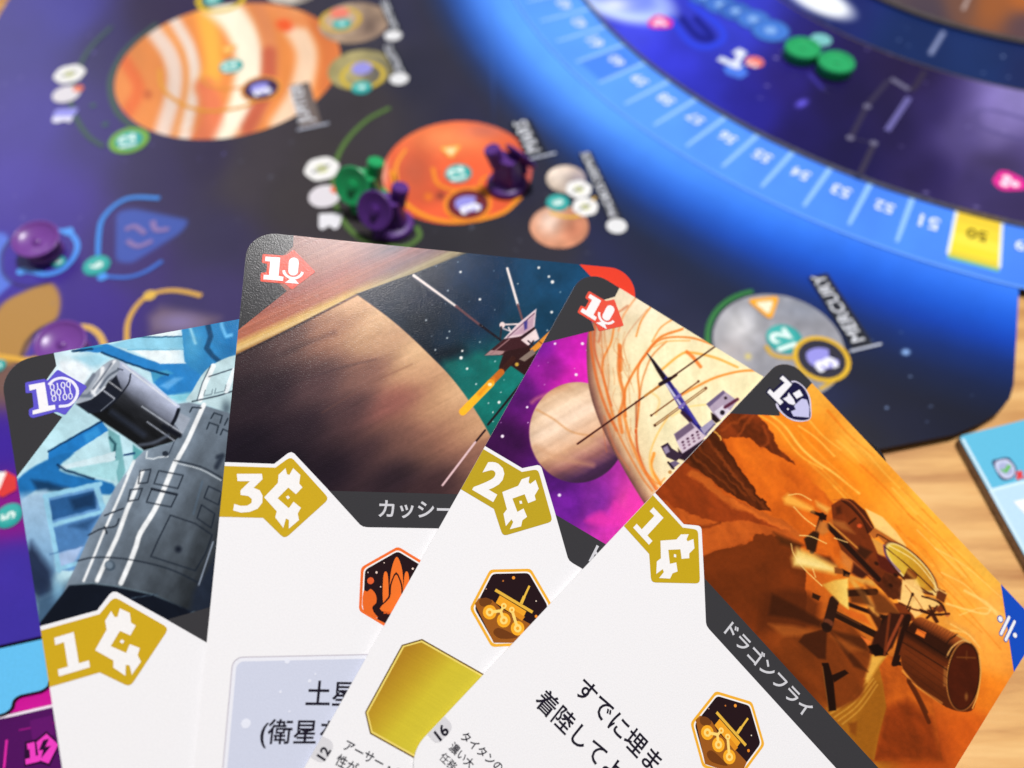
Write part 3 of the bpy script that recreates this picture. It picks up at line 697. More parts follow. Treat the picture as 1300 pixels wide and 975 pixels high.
def lander(p, rz, mat, label):
    t = thing('lander_token', label, 'token', tok_matrix(p, rz) @ Matrix.Scale(1.12, 4), 'lander tokens round the red planet')
    v, f = lathe([(.01, 0), (4.9, 0), (5.2, .4), (5.2, 1.0), (4.8, 1.5), (3.3, 1.9), (.01, 1.95)], 40); mesh('base', v, f, mat, t)
    v, f = prism(soften([(-3.4, -2.6), (3.4, -2.6), (3.9, 0), (3.2, 2.8), (-3.2, 2.8), (-3.9, 0)], 1), 1.5, 8.8)
    v = [(x * (1 - .03 * (z - 1.5)), y * (1 - .03 * (z - 1.5)), z) for x, y, z in v]; mesh('body', v, f, mat, t)
    v, f = lathe([(.01, 0), (3.0, 0), (4.6, .5), (4.75, .9), (4.5, 1.15), (2.2, .75), (1.1, .8), (1.0, 1.6), (.01, 1.65)], 40)
    o = mesh('dish', v, f, mat, t); o.location = (-2.2 * MM, -2.4 * MM, 7.4 * MM); o.rotation_euler = (math.radians(58), 0, math.radians(-14))
    v, f = lathe([(.01, -3), (1.9, -3), (2.1, 1.6), (1.85, 2.1), (.01, 2.15)], 24)
    o = mesh('knob', v, f, mat, t); o.location = (2.6 * MM, 1.5 * MM, 9.6 * MM); o.rotation_euler = (math.radians(-8), math.radians(14), 0)
    v, f = prism([(-.8, -.5), (.8, -.5), (.8, .5), (-.8, .5)], -4.4, 0); o = mesh('strut', v, f, mat, t); o.location = (-2.2 * MM, -4.2 * MM, 5.4 * MM); o.rotation_euler = (math.radians(-12), 0, 0)
lander((470, 257), -.12, GREEN, 'green plastic lander token beside the red planet'); lander((499, 288), -.2, SHADED_PURPLE, 'purple lander token beside the green one, at the rim of the red planet')
lander((644, 236), 2.6, SHADED_PURPLE, 'purple lander token standing on the red planet')

# ------------------------------------------------------------------ loose cardboard beside the board
tl = BOARD.trace([(1214, 551), (1300, 529.5), (1300, 706), (1276, 662)]) + np.array([.3, -.6])
d1 = (tl[1] - tl[0]) / np.linalg.norm(tl[1] - tl[0]); d2 = tl[2] - tl[0]; d2 /= np.linalg.norm(d2)
tile = thing('cardboard_tile', 'pale blue cardboard tile with a check mark icon on the wood by the board corner', 'tile', flat_matrix())
tp = np.array([tl[0], tl[0] + d1 * 95, tl[0] + d1 * 95 + d2 * 62, tl[0] + d2 * 62])
v, f = prism(soften(tp, 1.2), -2.2, -.02); mesh('tile_core', v, f, GREYBOARD, tile)
sh = Sheet(0); sh.poly(soften(tp, 1.2), (96, 186, 220)); c4 = crop(1100, 500, 4.43)
mid = BOARD.trace(c4([(722, 540)]))[0]; L1 = np.dot(mid - tl[0], d2)
sh.poly([tl[0] + d2 * L1, tl[0] + d2 * L1 + d1 * 94.8, tl[0] + d2 * 61 + d1 * 94.8, tl[0] + d2 * 61.2 + d1 * .5], (188, 220, 244))
sh.line([tl[0] + d2 * .8 + d1 * .6, tl[0] + d2 * 61 + d1 * .5], .7, (206, 232, 244)); sh.line([tl[0] + d2 * L1 + d1 * .4, tl[0] + d2 * L1 + d1 * 94], .6, (214, 238, 248))
sh.build('printed_face', tile, BOARD_INK)
sh = Sheet(.05); B = BOARD.trace
sh.poly(soften(B(c4([(697, 375), (800, 352), (850, 420), (830, 478), (770, 490), (745, 470)])), 1), (58, 66, 104)); sh.poly(soften(B(c4([(722, 380), (795, 362), (842, 425), (822, 472), (772, 482), (722, 420)])), 1.4), (198, 204, 232)); sh.poly(circle(*B(c4([(782, 422)]))[0], 1.5, 16), (168, 176, 212))
sh.line(B(c4([(757, 425), (778, 440), (805, 402)])), .7, (96, 186, 70)); sh.line(B(c4([(842, 440), (882, 475)])), .8, (226, 60, 62)); sh.line(B(c4([(872, 435), (848, 482)])), .8, (226, 60, 62)); sh.build('check_icon', tile, BOARD_INK)
sh = Sheet(.05); sh.poly(B(c4([(825, 605), (1000, 570), (930, 720)])), (244, 246, 250)); sh.build('arrow_icon', tile, BOARD_INK)

LOW = Plane((0, 0, -1.2), (1, 0, 0), (0, 1, 0)); D0 = crop(0, 640, 2.909)
player = thing('player_board', 'magenta and dark purple player board at the lower edge of the planet board', 'player board', flat_matrix(-1.2))
edge = LOW.trace([(-60, 851), (75, 820), (140, 806)]); down = np.array([.2, -.98]) * 90
pb = [edge[0], edge[2], edge[2] + down, edge[0] + down]
v, f = prism(pb, -1.15, -.02); mesh('board_core', v, f, DARKBOARD, player)
sh = Sheet(0); sh.poly(pb, (78, 14, 90))
q = LOW.trace(D0([(-200, 820), (33, 782), (250, 732)])); top = LOW.trace(D0([(-200, 640), (250, 560)]))
sh.poly([q[0], q[2], top[1], top[0]], (204, 22, 150)); sh.line(q, .5, (240, 226, 240)); sh.line(LOW.trace(D0([(25, 870), (15, 975)])), .45, (214, 40, 160)); sh.line(LOW.trace(D0([(70, 835), (240, 800)])), .35, (140, 20, 120))
sh.poly(LOW.trace(D0([(110, 800), (190, 780), (205, 850), (120, 872)])), (96, 18, 104)); sh.build('printed_face', player, BOARD_INK)
sh = Sheet(.05); lt = lambda p: LOW.trace(D0(p))
one = [(100, 885), (128, 878), (133, 930), (145, 927), (147, 950), (96, 962), (94, 942), (112, 938), (110, 905), (103, 907)]
dia = [(135, 880), (172, 848), (216, 888), (180, 958), (145, 945)]
sh.poly(lt([(92, 878), (135, 868), (172, 838), (224, 886), (184, 968), (150, 958), (90, 970)]), (40, 10, 48)); sh.poly(lt(dia), (234, 62, 190)); sh.poly(lt(one), (234, 62, 190))
sh.poly(lt([(160, 872), (182, 866), (168, 897), (190, 892), (152, 940), (160, 908), (144, 910)]), (40, 10, 48)); sh.build('energy_icon', player, BOARD_INK)

strip = thing('cardboard_tile', 'sky blue cardboard piece with a notched edge lying on the magenta board', 'tile', flat_matrix())
sp = BOARD.trace([(-60, 834.5), (75, 804.5), (120, 794.5), (118, 850), (66, 861), (62, 862), (60, 869), (52, 874), (24, 880), (16, 886), (14, 897), (5, 903), (-60, 918)]) + np.array([.1, -.35])
v, f = prism(soften(sp, 1.0), -1.18, -.02); mesh('tile_core', v, f, DARKBOARD, strip)
sh = Sheet(0); sh.poly(soften(sp, 1.0), (98, 188, 236)); sh.build('printed_face', strip, BOARD_INK)

# ================================================================== the four cards, fanned out and held above the board
CW, CH, CR = 63.0, 88.8, 4.3
def card_plane(X, Y, T):
    M = np.c_[RIGHT, -UP, FWD]; X, Y, T = M @ np.array(X), M @ np.array(Y), M @ np.array(T)
    return Plane(T + CAM, X, -Y)
POSE = [([0.93043, -0.21521, 0.29663], [0.28103, 0.9385, -0.20058], [-69.772, -2.855, 102.89]),
        ([0.97193, 0.06006, 0.22749], [0.00534, 0.96099, -0.27654], [-40.33, -23.401, 115.606]),
        ([0.85543, 0.51356, 0.067], [-0.46142, 0.81447, -0.35176], [12.397, -19.674, 127.169]),
        ([0.67488, 0.73668, -0.043], [-0.69944, 0.62001, -0.35549], [47.378, -5.111, 131.128])]
GOLD, DARK = (202, 166, 34), (58, 57, 60)
WHITE = (239, 237, 239)

def dn(pts): return np.asarray(pts, float) * np.array([1, -1])      # card coordinates are measured downwards from the top left corner

class Card:
    def __init__(s, k, label):
        s.pl = card_plane(*POSE[k]); s.t = thing('mission_card', label, 'card', s.pl.matrix(), 'cards fanned out in a hand')
        v, f = prism(rounded(0, -CH, CW, 0, CR, 10), -0.31, 0.0); mesh('card_stock', v, f, PAPER, s.t)
    def tr(s, pts): return s.pl.trace(pts)
    def picture(s, paint, gold=GOLD):
        xs = np.unique(np.r_[np.linspace(0, CR, 44), np.linspace(0, CW, 440), np.linspace(CW - CR, CW, 44)])
        ed = np.minimum(xs, CW - xs); top = np.where(ed < CR, -(CR - np.sqrt(np.maximum(CR ** 2 - (CR - np.minimum(ed, CR)) ** 2, 0))), 0)
        t = np.linspace(0, 1, 290)[:, None]; gx = np.repeat(xs[None], 290, 0); gy = top[None] * (1 - t) - 40.0 * t
        P = Paint(s.pl, gx, gy); paint(P)
        o = grid_mesh('picture', gx, gy, 0.008, P.ink(), CARD_INK, s.t, flip=True)
        sh = Sheet(.02)
        # dark corner behind the badge
        a = np.radians(np.linspace(180, 90, 12)); cor = np.c_[CR + CR * np.cos(a), -CR + CR * np.sin(a)]
        sh.poly(np.r_[dn([(0, 16.1)]), cor, dn([(6.7, 0), (6.75, 1.9), (5.3, 3.6), (5.2, 8.2), (6.4, 9.3)])], DARK); sh.build('corner_patch', s.t, CARD_INK)
        # white rim that runs round the cost badge, then the title band
        sh = Sheet(.016); sh.poly(dn([(0, 35.72), (6.6, 35.72), (8.4, 34.1), (8.8, 33.95), (9.2, 34.1), (14.1, 39.0), (19.3, 44.37), (CW, 44.37)] + [(x, -y) for x, y in rounded(0, -CH, CW, 0, CR, 10)[22:44][::-1]]), WHITE); sh.build('text_panel', s.t, CARD_INK)
        sh = Sheet(.036); sh.poly(dn([(14.42, 39.32), (CW, 39.32), (CW, 44.36), (20.1, 44.36), (19.4, 44.26), (18.95, 43.98)]), DARK); s.band = sh.build('title_band', s.t, CARD_INK)
        sh = Sheet(.042); sh.poly(np.r_[dn([(0, 43.28), (0, 36.26), (6.82, 36.26)]), soften(dn([(6.82, 36.26), (8.8, 34.58), (14.48, 40.45), (8.81, 46.16), (5.72, 43.32)]), .7)[4:-4], dn([(5.72, 43.32)])], gold)
        s.badge = sh.build('cost_badge', s.t, CARD_INK)
    def on(s, sh, name, parent=None): return sh.build(name, parent or s.t, CARD_INK)

cards = [Card(0, 'card with a grey telescope and blue beams, behind the ringed planet card'),
         Card(1, 'card showing a ringed brown planet and a probe, with a gold 3 badge'),
         Card(2, 'card showing a purple sky and orange streaked moon, with a gold 2 badge'),
         Card(3, 'card showing a brown drone over orange dunes, on top of the fan')]
C1, C2c, C4, C5 = crop(280, 290, 3.25), crop(260, 560, 3.611), crop(580, 320, 3.25), crop(420, 560, 3.25)
A1, A2, A3, A4 = crop(80, 400, 4.874), crop(20, 580, 4.432), crop(500, 320, 4.431), crop(740, 420, 4.432)
A5, A6, A7, A8 = crop(980, 600, 5.418), crop(980, 740, 4.43), crop(1110, 740, 6.095), crop(820, 500, 4.433)

# ------------------------------------------------------------------ picture: space telescope
def art_telescope(P):
    P.fill((184, 220, 232)); P.glow(90, 470, 40, (226, 238, 244), .9, 26); P.glow(60, 540, 40, (176, 216, 226), .8); P.glow(120, 620, 60, (170, 208, 216), .7)
    P.mottle(30, .05, 3); P.warp(.9, 9, 5)
    L = lambda q, w, c, s=1.2, a=1.0, w2=None, T=A1: P.line(T(q), w, c, s, a, w2)
    G = lambda q, c, s=1.3, a=1.0, T=A1: P.poly(T(q), c, s, a)
    G([(-20, 290), (160, 285), (190, 320), (120, 440), (-20, 420)], (232, 240, 246), 5, .9); G([(60, 260), (200, 230), (300, 260), (240, 310), (170, 330)], (150, 204, 226), 8, .8)
    G([(280, 185), (740, 60), (760, 205), (420, 215)], (140, 200, 226), 2); G([(430, 220), (755, 213), (770, 305), (600, 302)], (226, 238, 242), 2); G([(500, 128), (745, 70), (742, 132)], (224, 236, 240), 1.5)
    L([(470, 136), (745, 134)], 1.6, (36, 84, 118)); L([(400, 213), (745, 212)], 1.2, (96, 166, 200))
    G([(50, 225), (140, 195), (270, 176), (430, 240), (600, 300), (780, 300), (860, 380), (800, 490), (640, 495), (560, 420), (545, 355), (430, 305), (240, 232), (80, 226)], (44, 126, 192))
    G([(545, 355), (640, 340), (680, 360), (600, 380), (560, 420)], (70, 150, 190), 3); G([(600, 440), (690, 385), (740, 390), (650, 460)], (94, 164, 224), 4); G([(620, 500), (800, 480), (800, 520), (720, 540)], (132, 200, 218), 5)
    L([(240, 232), (430, 308), (560, 348), (650, 372)], 2.6, (18, 62, 98)); L([(60, 225), (180, 210)], 3, (18, 62, 98)); L([(140, 200), (240, 190)], 2, (60, 150, 190))
    G([(735, 85), (1120, -10), (1110, 300), (960, 285), (860, 380), (800, 335), (752, 290)], (48, 128, 184)); P.glow(*A1([(800, 180)])[0], 14, (86, 160, 200), .7, 24); P.glow(*A1([(1040, 180)])[0], 12, (24, 104, 160), .7, 24)
    L([(890, 45), (915, 130), (888, 205), (925, 250), (968, 290)], 6.5, (24, 74, 112), 2.5); L([(980, 55), (1008, 130), (1042, 122)], 4.5, (104, 176, 226), 3); L([(788, 80), (818, 175)], 3.5, (140, 198, 224), 3)
    # the mast and beams at the lower left
    G([(-90, 850), (240, 655), (282, 712), (-90, 950)], (36, 120, 190)); L([(-90, 845), (240, 655)], 2.5, (22, 64, 104)); G([(130, 740), (215, 690), (235, 735), (140, 795)], (52, 140, 206), 4)
    G([(276, 700), (350, 745), (385, 960), (350, 1080), (325, 960), (285, 780)], (114, 168, 174), 2); L([(290, 760), (322, 800), (318, 850)], 3, (40, 84, 96), 2)
    G([(430, 800), (495, 845), (460, 910), (435, 890)], (92, 158, 164), 2); L([(-40, 950), (120, 920), (320, 880)], 2.8, (22, 62, 96)); L([(380, 866), (440, 855)], 2.8, (26, 66, 110))
    P.poly(smooth(A2([(-40, 200), (60, 80), (240, -10), (330, -20), (240, 60), (330, 105), (545, 150), (530, 215), (300, 175), (110, 190), (-40, 300)]), 3, True), (34, 110, 172), 3)
    G([(240, 55), (560, -30), (560, 20), (260, 72)], (200, 224, 232), 1.5, T=A2); G([(250, 75), (580, 20), (560, 135), (340, 95)], (158, 206, 214), 2, T=A2); L([(235, 45), (280, 75), (440, 125)], 3, (14, 50, 86), 2, T=A2)
    G([(90, 130), (180, 140), (300, 175), (240, 200), (120, 190)], (20, 56, 92), 6, .9, T=A2)
    G([(-30, 220), (170, 190), (240, 640), (150, 780), (60, 700), (20, 480)], lambda x, y: np.stack([160 - (y - 620) * .55, 190 - (y - 620) * .45, 220 - (y - 620) * .35], 1), 10, .85, T=A2)
    G([(175, 220), (470, 150), (520, 400), (340, 640), (240, 640)], (100, 146, 196), 2, T=A2)
    G([(190, 245), (440, 190), (452, 290), (202, 358)], (44, 92, 142), 2, T=A2); G([(300, 240), (440, 195), (450, 280), (330, 300)], (22, 50, 84), 7, .85, T=A2)
    G([(208, 400), (470, 330), (380, 500), (225, 540)], (78, 124, 176), 3, T=A2); G([(300, 390), (460, 340), (400, 410)], (40, 76, 116), 6, .8, T=A2); G([(235, 545), (380, 500), (330, 600), (250, 620)], (160, 184, 222), 4, T=A2)
    for q, w in (([(168, 225), (245, 640)], 6), ([(165, 222), (475, 152)], 6), ([(200, 385), (470, 312)], 5), ([(235, 632), (345, 600)], 5), ([(450, 160), (505, 330)], 7)): L(q, w, (142, 196, 224), 2, T=A2)
    L([(190, 548), (380, 500)], 1.5, (60, 100, 150), 1.5, .7, T=A2)
    G([(30, 560), (90, 480), (200, 640), (230, 760), (130, 800), (60, 760)], (30, 40, 66), 12, .9, T=A2); G([(110, 800), (300, 700), (300, 900), (100, 1000)], (40, 66, 96), 14, .8, T=A2); P.glow(*A2([(235, 740)])[0], 8, (130, 176, 204), .8, 14)
    P.unwarp()
    # pale nose behind the tube
    P.poly(smooth(A1([(765, 535), (800, 470), (860, 370), (930, 305), (1070, 246), (1300, 220), (1300, 700), (1030, 610), (900, 560)]), 4, True), (184, 210, 216), 1.4)
    L([(930, 315), (880, 420), (848, 525)], 6.5, (232, 238, 240)); L([(912, 315), (862, 420), (830, 525)], 1.2, (54, 70, 84)); L([(905, 380), (1060, 330)], 1.4, (44, 56, 70)); L([(800, 535), (960, 500), (1050, 470)], 1.8, (44, 56, 70))
    L([(1060, 340), (1010, 470)], 6, (228, 236, 240)); L([(880, 465), (870, 500), (920, 490), (925, 460)], 1, (90, 106, 116)); L([(945, 455), (938, 485), (1000, 470), (1008, 435)], 1, (90, 106, 116)); P.glow(*A1([(1010, 580)])[0], 7, (70, 84, 96), .8, 12)
    # the main tube
    body = A1([(705, 550), (780, 540), (880, 560), (1025, 605), (1300, 720)]) + A2([(1500, 500), (1300, 900), (990, 870), (770, 772), (560, 726), (430, 710), (300, 722), (268, 765), (295, 700), (350, 590), (420, 430), (500, 290), (560, 170), (665, 30)]) + A1([(440, 900), (500, 840), (690, 780), (735, 735)])
    ax = np.array([-.42, .907]); nx = np.array([.907, .42])
    def tube(x, y):
        u = (x - 200) * nx[0] + (y - 640) * nx[1]; w = (x - 200) * ax[0] + (y - 640) * ax[1]
        k = np.clip((u + 90) / 210, 0, 1); g = np.interp(k, [0, .1, .25, .45, .7, 1], [176, 158, 124, 104, 78, 44]); g = g - np.clip(w, -100, 120) * .13 + 18 * (fbm(x, y, 16, 4, 4, 2.0, 3) - .5) * 2
        return np.stack([g * .96, g * 1.06, g * 1.17], 1)
    P.poly(body, tube, 1.6)
    P.poly(A2([(268, 765), (300, 722), (430, 712), (560, 728), (770, 774), (1000, 870), (900, 930), (500, 1000), (260, 960), (100, 980)]), (18, 23, 35), 2); L([(650, 795), (800, 772)], 1.2, (60, 76, 92), T=A2)
    G([(980, 870), (1000, 760), (1160, 500), (1300, 700), (1240, 900)], (34, 42, 58), 8, .9, T=A2)
    for q, w in (([(900, 25), (820, 215), (775, 310), (700, 430), (678, 500), (640, 600), (592, 710)], 6.2), ([(712, 82), (660, 220), (625, 300), (575, 440), (550, 495), (510, 580), (458, 695)], 5.4), ([(662, 30), (590, 210), (505, 400), (440, 560), (383, 697)], 3.2)): P.line(smooth(A2(q), 3), w, (236, 238, 240), 1.6)
    P.line(smooth(A1([(872, 555), (820, 670), (770, 780), (712, 885)]), 3), 5.6, (238, 240, 242), 1.6)
    for q, w in (([(350, 585), (440, 566), (600, 572), (770, 604), (900, 645), (1035, 712)], 1.7), ([(890, 20), (1040, 55), (1160, 118)], 1.5), ([(500, 330), (605, 290)], 1.8), ([(410, 440), (480, 405), (560, 390), (580, 350)], 1.8), ([(500, 395), (512, 430)], 2.4)): P.line(smooth(A2(q), 3), w, (28, 36, 48), 1.3)
    P.line(smooth(A2([(900, 34), (1040, 70), (1155, 132)]), 3), 1.2, (214, 222, 228), 1.2)
    for q in ([(805, 78), (942, 104), (912, 178), (778, 150)], [(765, 180), (908, 212), (874, 282), (735, 255)], [(700, 78), (760, 70), (742, 145), (690, 150)], [(645, 185), (712, 178), (690, 240), (632, 250)], [(870, 328), (1010, 375), (1105, 440), (1070, 540), (1010, 640), (760, 560), (800, 470)], [(1085, 165), (1160, 200), (1140, 270), (1060, 230)], [(1045, 270), (1120, 320), (1100, 400), (1020, 345)]): P.line(A2(q + q[:1]), 1.6, (30, 38, 50), 1.3)
    P.line(A2([(765, 180), (905, 212)]), 3, (24, 30, 42), 1.4); P.ell(*A2([(530, 612)])[0], 7, 6.5, (70, 84, 98), .5); P.ell(*A2([(526, 608)])[0], 5, 4.5, (112, 126, 140), .5); P.ell(*A2([(915, 520)])[0], 4, 4, (24, 30, 42), 0, 5); L([(1050, 140), (1000, 320)], 2, (84, 100, 116), 3, T=A2); L([(1110, 480), (1030, 720)], 1.6, (150, 160, 176), 1.5, T=A2)
    for q in ([(915, 640), (935, 605), (985, 622), (972, 668)], [(890, 705), (905, 665), (962, 685), (950, 730)], [(785, 600), (800, 570), (855, 575)], [(1000, 680), (1020, 640)], [(975, 740), (990, 705), (1020, 720)]): L(q, 1.8, (36, 46, 58))
    L([(520, 845), (515, 885), (560, 890), (590, 880), (650, 875)], 1.6, (214, 222, 228)); P.ell(*A1([(633, 858)])[0], 4, 3.5, (40, 48, 60)); L([(690, 780), (655, 860)], 1.2, (50, 60, 74)); L([(440, 905), (400, 985)], 3.4, (220, 228, 232)); L([(960, 880), (985, 870), (950, 940)], 6, (30, 38, 52), 4, .8)
    # the side tube with its lid
    def side(x, y):
        u = (x - 156) * .61 - (y - 459.5) * .79; k = np.clip(-u / 62, 0, 1); g = np.interp(k, [0, .06, .2, .38, .46, .53, .75, 1], [204, 182, 154, 112, 78, 46, 32, 20]); g = g + 22 * (fbm(x, y, 12, 9, 4, .66, 3.5) - .5) * 2 * (g > 20)
        return np.stack([g * .97, g * 1.01, g * 1.14], 1)
    P.poly(A1([(80, 550), (150, 410), (250, 310), (310, 275), (372, 292), (560, 430), (722, 562), (712, 605), (690, 668), (740, 735), (690, 780), (500, 838), (460, 805)]), side, 1.5)
    P.poly(A1([(690, 668), (715, 600), (790, 640), (740, 740)]), (150, 158, 172), 2)
    P.poly(smooth(A1([(80, 548), (110, 470), (150, 405), (250, 310), (310, 275), (352, 290), (335, 365), (285, 405), (250, 460), (180, 520), (110, 552)]), 3, True), (158, 166, 178), 1.6)
    for q, w, c in (([(245, 330), (235, 390), (180, 470)], 5, (238, 240, 244)), ([(320, 285), (250, 370), (190, 480)], 3, (236, 238, 242)), ([(300, 300), (230, 400), (150, 500)], 2.5, (100, 108, 122)), ([(340, 340), (280, 380), (230, 450)], 2.5, (84, 92, 106)), ([(190, 370), (140, 450)], 5, (112, 120, 134)), ([(110, 500), (170, 500)], 4, (110, 120, 136)), ([(180, 470), (210, 500), (260, 450)], 3.5, (226, 230, 236))): P.line(smooth(A1(q), 3), w, c, 2.5)
    G([(80, 552), (180, 522), (250, 462), (330, 372), (368, 468), (300, 560), (240, 600), (160, 610)], (28, 32, 44), 1.6); L([(285, 412), (362, 468)], 1.2, (196, 198, 204)); L([(252, 468), (318, 516)], 1.6, (170, 174, 184)); P.line(smooth(A1([(418, 365), (405, 425), (345, 505), (290, 560), (225, 600)]), 4), 1.8, (22, 25, 36), 1.3); L([(320, 520), (235, 592)], 1.0, (150, 156, 168), 1.2, .8)
    P.line(smooth(A1([(715, 585), (695, 640), (668, 688)]), 3), 4.4, (20, 23, 34), 1.6); L([(488, 565), (600, 640), (735, 728)], 1.4, (176, 182, 192)); L([(520, 660), (690, 778)], 1.4, (160, 166, 178)); L([(620, 690), (720, 745)], 6, (18, 20, 30), 3); L([(370, 310), (700, 560)], 1.4, (224, 228, 234)); L([(340, 330), (370, 340)], 1.5, (60, 66, 80))
    P.line(smooth(A1([(470, 805), (560, 790), (650, 745)]), 3), 4, (96, 104, 120), 3, .7); L([(300, 600), (500, 740)], 7, (52, 60, 78), 6, .6)
    P.contrast(.1, 120); P.mottle(9, .08, 33, .8, 2); P.mottle(5, .04, 31)
cards[0].picture(art_telescope, (204, 166, 32))

# ------------------------------------------------------------------ picture: ringed planet and probe
def art_ringed(P):
    P.rbf([(600, 340, (26, 54, 84)), (700, 350, (28, 72, 102)), (760, 350, (28, 76, 108)), (540, 370, (30, 42, 64)), (470, 350, (36, 42, 60)), (600, 400, (26, 50, 76)), (690, 420, (24, 66, 92)), (560, 430, (24, 46, 66)), (590, 470, (20, 84, 92)), (620, 520, (22, 112, 108)), (640, 480, (22, 108, 106)), (540, 420, (24, 36, 52)), (640, 560, (22, 100, 96)), (730, 560, (24, 90, 100))], 30)
    P.poly(smooth(A3([(270, 628), (330, 600), (400, 605), (480, 560), (560, 600), (660, 585), (800, 700), (640, 975), (530, 1000)]), 4, True), (24, 112, 106), 9, .75)
    P.poly(smooth(A3([(150, 500), (250, 540), (360, 520), (400, 560), (300, 610), (240, 620)]), 4, True), (20, 28, 40), 12, .7); P.mottle(20, .14, 5)
    P.stars((520, 330, 760, 560), 60, 11, (200, 214, 222), (.5, 1.1))
    for x, y, r in ((892, 168, 2), (378, 595, 2), (592, 845, 1.8), (484, 266, 1.4), (412, 656, 1.4), (375, 112, 1.4), (815, 88, 1.5), (872, 138, 1.4), (888, 338, 1.5), (385, 556, 1.2)): P.ell(*A3([(x, y)])[0], r, r, (236, 240, 242), 0, 1.6)
    limb = smooth(C1([(380, 160), (430, 190), (565, 275), (720, 390), (860, 520), (980, 650), (1110, 850), (1250, 1150)]), 6)
    a, b, c = (np.linalg.lstsq(np.c_[2 * limb, np.ones(len(limb))], (limb ** 2).sum(1), rcond=None)[0]); R = math.sqrt(c + a * a + b * b)
    def globe(x, y):
        s2 = fbm(x, y, 5, 8, 3, -.5, 12); s = fbm(x, y, 26, 3, 4, -.5, 4)
        T = crop(280, 290, 2.4375); w = np.zeros(x.size); col = np.zeros((x.size, 3))
        for px, py, c in ((420, 220, (205, 165, 130)), (520, 270, (212, 176, 140)), (640, 370, (212, 176, 138)), (740, 500, (206, 168, 132)), (800, 600, (196, 156, 124)), (500, 340, (176, 142, 118)), (350, 300, (150, 116, 100)), (200, 350, (92, 74, 74)), (100, 400, (62, 50, 56)), (600, 450, (184, 146, 118)), (450, 450, (120, 94, 88)), (300, 480, (84, 66, 70)), (150, 520, (48, 38, 48)), (60, 500, (46, 38, 46)), (540, 540, (130, 90, 86)), (650, 560, (168, 132, 108)), (400, 560, (78, 60, 64)), (250, 620, (46, 36, 46)), (80, 680, (30, 24, 36)), (560, 640, (108, 82, 76)), (450, 680, (66, 50, 56)), (650, 680, (110, 84, 76)), (720, 640, (160, 124, 104)), (780, 720, (130, 100, 88)), (350, 740, (34, 26, 38)), (550, 760, (44, 34, 44)), (680, 780, (60, 44, 50)), (160, 740, (28, 22, 34))):
            q = T([(px, py)])[0]; u, v = (x - q[0]) * .88 - (y - q[1]) * .47, (x - q[0]) * .47 + (y - q[1]) * .88
            k = 1 / ((u / 46) ** 2 + (v / 24) ** 2 + .9) ** 2.6; w += k; col += k[:, None] * np.array(c, float)
        return col / w[:, None] * (1 + .12 * (s2 - .5) + .06 * (s - .5))[:, None]
    P.poly(np.r_[limb, [(640, 700), (200, 700), (240, 200)]], globe, 1.4)
    P.glow(*C1([(740, 660)])[0], 20, (124, 80, 76), .2, 10, -.5); P.line(smooth(C1([(420, 760), (600, 650), (790, 560)])), 1.4, (110, 82, 74), 3, .4); P.line(smooth(C1([(330, 500), (520, 420), (660, 370)])), 1.6, (160, 124, 104), 4, .3); P.line(smooth(C1([(300, 640), (480, 580), (640, 540)])), 2, (66, 52, 58), 4, .4); P.line(smooth(C1([(120, 560), (300, 500), (470, 430)])), 5, (60, 48, 54), 8, .35);  P.glow(*C1([(700, 800)])[0], 46, (118, 90, 78), .35, 8, -.5)
    # the rings across the top left
    def rings(x, y):
        t = (y - 450) - (x - 300) * -.45 + 22 * ((x - 300) / 300) ** 2 * -.0; d = ((x - 300) * .413 + (y - 450) * .911)
        far = np.clip((x - 440) / 60, 0, 1)[:, None]
        s = noise(d * .42 + 40, x * .004, 2); s2 = noise(d * 1.3, x * .003, 5)
        st = np.array([-110, -75, -55, -40, -28, -18, -10, -5, -1, 2]); near = np.array([(128, 98, 94), (138, 104, 98), (146, 104, 96), (136, 88, 82), (158, 104, 88), (148, 98, 82), (186, 154, 100), (196, 170, 122), (150, 118, 78), (60, 48, 50)], float); off = np.array([(112, 96, 106), (126, 104, 112), (112, 92, 104), (96, 84, 98), (134, 98, 100), (112, 92, 98), (124, 108, 102), (150, 142, 116), (140, 132, 108), (96, 92, 80)], float)
        dd = d + (x - 300) * 0.0
        A = np.stack([np.interp(dd, st, near[:, i]) for i in range(3)], 1); B = np.stack([np.interp(dd, st, off[:, i]) for i in range(3)], 1)
        return (A * (1 - far) + B * far) * (.9 + .12 * s + .08 * s2)[:, None]
    P.poly(C1([(40, 535), (300, 405), (560, 270), (800, 185), (1030, 97), (1030, 30), (0, -20)]), rings, 1.6)
    P.line(C1([(40, 540), (300, 410), (560, 275)]), 2.2, (44, 36, 42), 2.5, .8)
    # the probe
    P.line(A3([(112, 132), (350, 305)]), 3.6, (222, 218, 218), 1.4, 1, 2.8); P.line(A3([(350, 305), (490, 415)]), 3, (104, 76, 82), 1.4); P.line(A3([(485, 410), (600, 495)]), 2.8, (34, 24, 34), 1.4)
    P.line(A3([(638, 92), (697, 296)]), 3, (226, 222, 224), 1.4); P.line(A3([(697, 296), (722, 378)]), 2.6, (110, 80, 84), 1.4)
    P.poly(A3([(510, 580), (620, 488), (740, 455), (770, 540), (700, 600), (630, 580)]), (66, 36, 42)); P.poly(A3([(510, 582), (545, 552), (640, 558), (600, 578)]), (150, 124, 126)); P.line(A3([(545, 575), (650, 490)]), 1.4, (140, 112, 116), 1.2)
